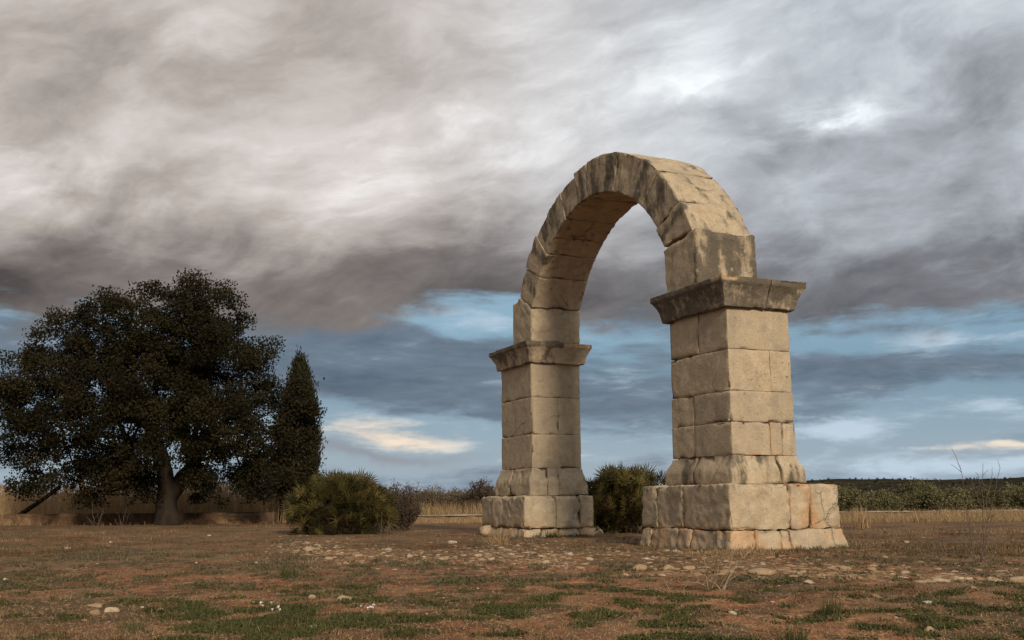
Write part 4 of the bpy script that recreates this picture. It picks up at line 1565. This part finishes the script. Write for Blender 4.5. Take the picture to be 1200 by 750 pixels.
def rubble_line(pts, width_px, n, smin, smax):
    pts = np.array(pts, float)
    k = RNG.uniform(0, len(pts) - 1.001, n)
    i = k.astype(int)
    f = (k - i)[:, None]
    q = pts[i] * (1 - f) + pts[i + 1] * f
    px = q[:, 0] + RNG.normal(0, 10, n)
    py = np.maximum(q[:, 1] + RNG.normal(0, width_px, n), 622)
    x, y = at_many(px, py)
    z = ground_h(x, y)
    size = smin * (smax / smin) ** (RNG.uniform(0, 1, n) ** 2.2)
    for a_, b_, c_, s in zip(x, y, z, size):
        V, F = base_rocks[RNG.integers(0, 24)]
        a = RNG.uniform(0, 6.28)
        Rm = np.array([[math.cos(a), -math.sin(a), 0], [math.sin(a), math.cos(a), 0], [0, 0, 1]])
        acc.add(V @ Rm * s + np.array([a_, b_, c_ - s * .09]), F, np.full(len(F), np.clip(RNG.normal(.24, .2), 0, 1)))


rubble_line([(330, 640), (370, 645), (430, 649), (520, 652), (600, 655), (680, 660)], 7, 2300, .008, .050)
rubble_line([(560, 645), (640, 648), (760, 652), (900, 662), (1000, 668), (1200, 672)], 6, 1100, .010, .06)
rubble_line([(740, 668), (850, 671), (950, 672), (1060, 675), (1200, 682)], 3.5, 520, .012, .065)
rubble_line([(560, 632), (640, 636), (740, 642), (860, 652), (980, 648), (1060, 640)], 5, 500, .010, .045)
rubble_line([(0, 690), (300, 690), (600, 700), (900, 700), (1200, 700)], 26, 800, .004, .016)
rubble_line([(0, 735), (300, 730), (600, 735), (900, 735), (1200, 735)], 14, 500, .003, .012)
rubble_line([(0, 640), (300, 645), (340, 640)], 10, 200, .008, .03)
rubble_line([(340, 630), (600, 630), (800, 640), (1000, 640), (1200, 650)], 12, 700, .008, .035)
tag(acc.build('rubble', ROCK, smooth=False), 'spread of pale limestone rubble and pebbles around the arch', kind='stuff')


# ------------------------------------------------------------------ herbs and low turf
BROWN_TURF = leaf_material('brown_turf', (0.070, 0.042, 0.023), (0.185, 0.118, 0.062), (0.34, 0.24, 0.135), 0.1)
GREY_HERB = leaf_material('grey_herb', (0.050, 0.044, 0.024), (0.16, 0.135, 0.078), (0.30, 0.25, 0.155), 0.1)
patches = [(300, 735, 130, 22, 1.0), (210, 722, 60, 10, .8), (430, 740, 90, 16, .8), (150, 655, 150, 6, .55), (60, 676, 70, 6, .5), (330, 660, 80, 6, .4), (600, 664, 80, 6, .6), (420, 672, 80, 7, .5),
           (690, 715, 40, 10, .5), (770, 700, 60, 8, .5), (640, 690, 60, 8, .45), (820, 745, 50, 8, .6), (1080, 730, 70, 10, .6), (1010, 664, 120, 9, .7), (800, 664, 100, 6, .6), (1120, 665, 70, 8, .6),
           (520, 622, 50, 6, .8), (610, 634, 60, 4, .4), (1040, 640, 60, 4, .5), (720, 629, 40, 4, .7), (560, 735, 60, 12, .5), (50, 740, 60, 8, .5), (960, 740, 60, 8, .4), (250, 690, 60, 6, .4), (980, 700, 40, 6, .3)]


def density(px, py, x, y):
    d = np.zeros_like(px)
    for (cx, cy, rx, ry, a) in patches:
        a = a if cx < 450 or cy < 650 else a * .3
        d = np.maximum(d, a * np.exp(-((px - cx) / rx) ** 2 - ((py - cy) / ry) ** 2))
    n = fbm(np.stack([x * 1.7, y * 1.7, 0 * x + 2], 1), 3)
    n2 = fbm(np.stack([x * 6, y * 6, 0 * x + 7], 1), 3)
    return .46 * d + .55 * n + 1.25 * n2 - .30 * on_rubble(px, py)


RUB = np.array([(330, 640), (370, 645), (430, 649), (520, 652), (600, 655), (680, 660)]), np.array([(560, 645), (760, 655), (900, 664), (1000, 670), (1200, 678)])


def on_rubble(px, py):
    r = np.zeros(len(px))
    for L in RUB:
        yc = np.interp(px, L[:, 0], L[:, 1], left=-999, right=-999)
        r = np.maximum(r, np.exp(-((py - yc) / 9.0) ** 2))
    return r


def spots(n, py0=616, py1=752):
    px = RNG.uniform(-130, 1330, n)
    py = py0 + (py1 - py0) * RNG.uniform(0, 1, n) ** .75
    x, y = at_many(px, py)
    return px, py, x, y


# arch footprint test
def in_arch(x, y):
    dx, dy = x - arch.location.x, y - arch.location.y
    u = (dx * _c + dy * _s_) / T
    d = (-dx * _s_ + dy * _c) / T
    return (np.abs(np.abs(u) - 3.0) < 1.08) & (d > -.36) & (d < 1.44)


acc_g, acc_h = Acc(), Acc()
px, py, x, y = spots(60000)
dn = density(px, py, x, y)
keep = (dn > .40 + RNG.uniform(-.22, .35, len(dn))) & ~in_arch(x, y) & (y < 30)
px, py, x, y, dn = px[keep], py[keep], x[keep], y[keep], dn[keep]
# short blades growing in clumps
sel = RNG.permutation(len(x))[:2900]
x, y, dn = x[sel], y[sel], dn[sel]
k = 18
rad = np.repeat(RNG.uniform(.010, .045, len(x)) * (1 + .03 * y), k)
bx = np.repeat(x, k) + RNG.normal(0, 1, len(x) * k) * rad
by = np.repeat(y, k) + RNG.normal(0, 1, len(x) * k) * rad
base = np.stack([bx, by, ground_h(bx, by) - .003], 1)
ht = np.repeat(RNG.uniform(.012, .030, len(x)) + .045 * RNG.uniform(0, 1, len(x)) ** 6, k)
hb = ht * RNG.uniform(.5, 1.1, len(base)) * (1 + .03 * by)
tn = np.repeat(np.clip(RNG.normal(.38, .2, len(x)), 0, 1), k)
far = by > 9.5
blades(acc_g, base[~far], hb[~far], .0034, .75, tn[~far], 2, .4)
blades(acc_h, base[far], hb[far] * 1.2, .006, .75, tn[far], 2, .4)
# weeds gathering along the foot of the masonry
for sg in (1, -1):
    for _ in range(70):
        e = RNG.integers(0, 2)
        if e == 0:
            u, d = sg * 3.0 + RNG.uniform(-1.1, 1.1), -.37 - abs(RNG.normal(0, .04))
        else:
            u, d = sg * 3.0 + 1.08 + abs(RNG.normal(0, .04)), RNG.uniform(-.35, 1.45)
        u, d = u * T, d * T
        cx, cy = arch.location.x + u * _c - d * _s_, arch.location.y + u * _s_ + d * _c
        m = RNG.integers(8, 26)
        qx, qy = cx + RNG.normal(0, .035, m), cy + RNG.normal(0, .035, m)
        blades(acc_h, np.stack([qx, qy, ground_h(qx, qy) - .005], 1), RNG.uniform(.03, .11) * RNG.uniform(.5, 1, m), .006, .6, RNG.uniform(.2, .8), 2, .4)
# flat herb leaves
px, py, x, y = spots(90000, 630)
dn = density(px, py, x, y)
keep = (dn > .36 + RNG.uniform(-.22, .35, len(dn))) & ~in_arch(x, y) & (y < 22)
x, y = x[keep], y[keep]
k = 3
bx = np.repeat(x, k) + RNG.normal(0, .014, len(x) * k)
by = np.repeat(y, k) + RNG.normal(0, .014, len(x) * k)
C0 = np.stack([bx, by, ground_h(bx, by) + RNG.uniform(.002, .014, len(bx))], 1)
near = by < 7.5
leaves(acc_g, C0[near], .020, .010, axis=np.array([0, 0, .1]), jitter=1, tint=.30)
leaves(acc_h, C0[~near], .028, .013, axis=np.array([0, 0, .1]), jitter=1, tint=.35)
# dry matted turf, mostly in the middle distance
px, py, x, y = spots(70000, 614)
nn = fbm(np.stack([x * .9, y * .9, 0 * x + 11], 1), 4, .6)
keep = ~in_arch(x, y) & (y < 30.5) & (nn + .30 * sstep(7, 13, y) - .45 * on_rubble(px, py) > RNG.uniform(.22, 1.0, len(x)))
x, y = x[keep], y[keep]
k = 4
bx = np.repeat(x, k) + RNG.normal(0, .02, len(x) * k)
by = np.repeat(y, k) + RNG.normal(0, .02, len(x) * k)
base = np.stack([bx, by, ground_h(bx, by) - .004], 1)
acc_d = Acc()
blades(acc_d, base, RNG.uniform(.008, .030, len(base)) * (1 + .04 * by), .0045 + .0002 * by, .9, .42, 2, .5)
tag(acc_d.build('dry_turf', BROWN_TURF, smooth=False), 'short matted dry brown grass between the stones', kind='stuff')
# the far half of the yard: coarser dry turf in drifts of several tones
px, py, x, y = spots(60000, 611, 652)
nn = fbm(np.stack([x * .5, y * .5, 0 * x + 21], 1), 4, .6)
keep = ~in_arch(x, y) & (y < 31) & (y > 8) & (nn - .5 * on_rubble(px, py) > RNG.uniform(.05, .75, len(x)))
x, y, nn = x[keep], y[keep], nn[keep]
k = 5
tone = np.repeat(np.clip(.45 + .9 * fbm(np.stack([x * 1.3, y * .8, 0 * x + 31], 1), 3), .02, .95), k)
bx = np.repeat(x, k) + RNG.normal(0, .05, len(x) * k)
by = np.repeat(y, k) + RNG.normal(0, .05, len(x) * k)
base = np.stack([bx, by, ground_h(bx, by) - .004], 1)
acc_f = Acc()
blades(acc_f, base, RNG.uniform(.015, .07, len(base)) * (.6 + .025 * by), .009, .8, tone, 2, .5)
tag(acc_f.build('dry_turf', BROWN_TURF, smooth=False), 'coarse dry turf across the far half of the yard', kind='stuff')
# dry litter everywhere
px, py, x, y = spots(60000, 622)
keep = ~in_arch(x, y) & (y < 24) & (RNG.uniform(0, 1, len(x)) < .45)
x, y = x[keep], y[keep]
C0 = np.stack([x, y, ground_h(x, y) + .004], 1)
acc_l = Acc()
leaves(acc_l, C0, .030, .004, axis=np.array([0, 0, 0.]), jitter=1, tint=.35)
tag(acc_g.build('green_herbs', GREEN, smooth=False), 'low green herbs and short grass in patches on the red soil', kind='stuff')
tag(acc_h.build('grey_turf', GREY_HERB, smooth=False), 'grey green trodden turf around the arch', kind='stuff')
tag(acc_l.build('dry_litter', STRAW, smooth=False), 'bits of dry straw lying over the soil', kind='stuff')


# small white flowered weeds
def flower_weed(label, px, py, h, n):
    b0 = np.array(at(px, py))
    root = empty('flowering_weed', b0)
    tag(root, label, 'weed', 'white flowered weeds')
    st, fl = Acc(), Acc()
    for i in range(n):
        e = np.array([RNG.normal(0, .03), RNG.normal(0, .03), h * RNG.uniform(.6, 1)])
        st, fl = Acc(), Acc()
        st.tube(bend((0, 0, -.01), e, .02, 4, .03), .0012, 4, tint=.4, cap=False)
        
        so = st.build('stem', GREEN, root, smooth=False)
        leaves(fl, e + RNG.normal(0, .003, (7, 3)), .011, .008, tint=.5)
        fl.build('flower', WHITE, so, smooth=False)


WHITE = plain_material('white_petal', (.62, .60, .56), (.8, .78, .74), 9, .7)
flower_weed('white flowered weed in the green patch, left of the tan boulder', 302, 716, .05, 5)
flower_weed('white flowered weed below and right of the tan boulder', 435, 719, .045, 6)
flower_weed('white flowered weed at the right end of the green patch by the small upright stone', 318, 720, .04, 3)
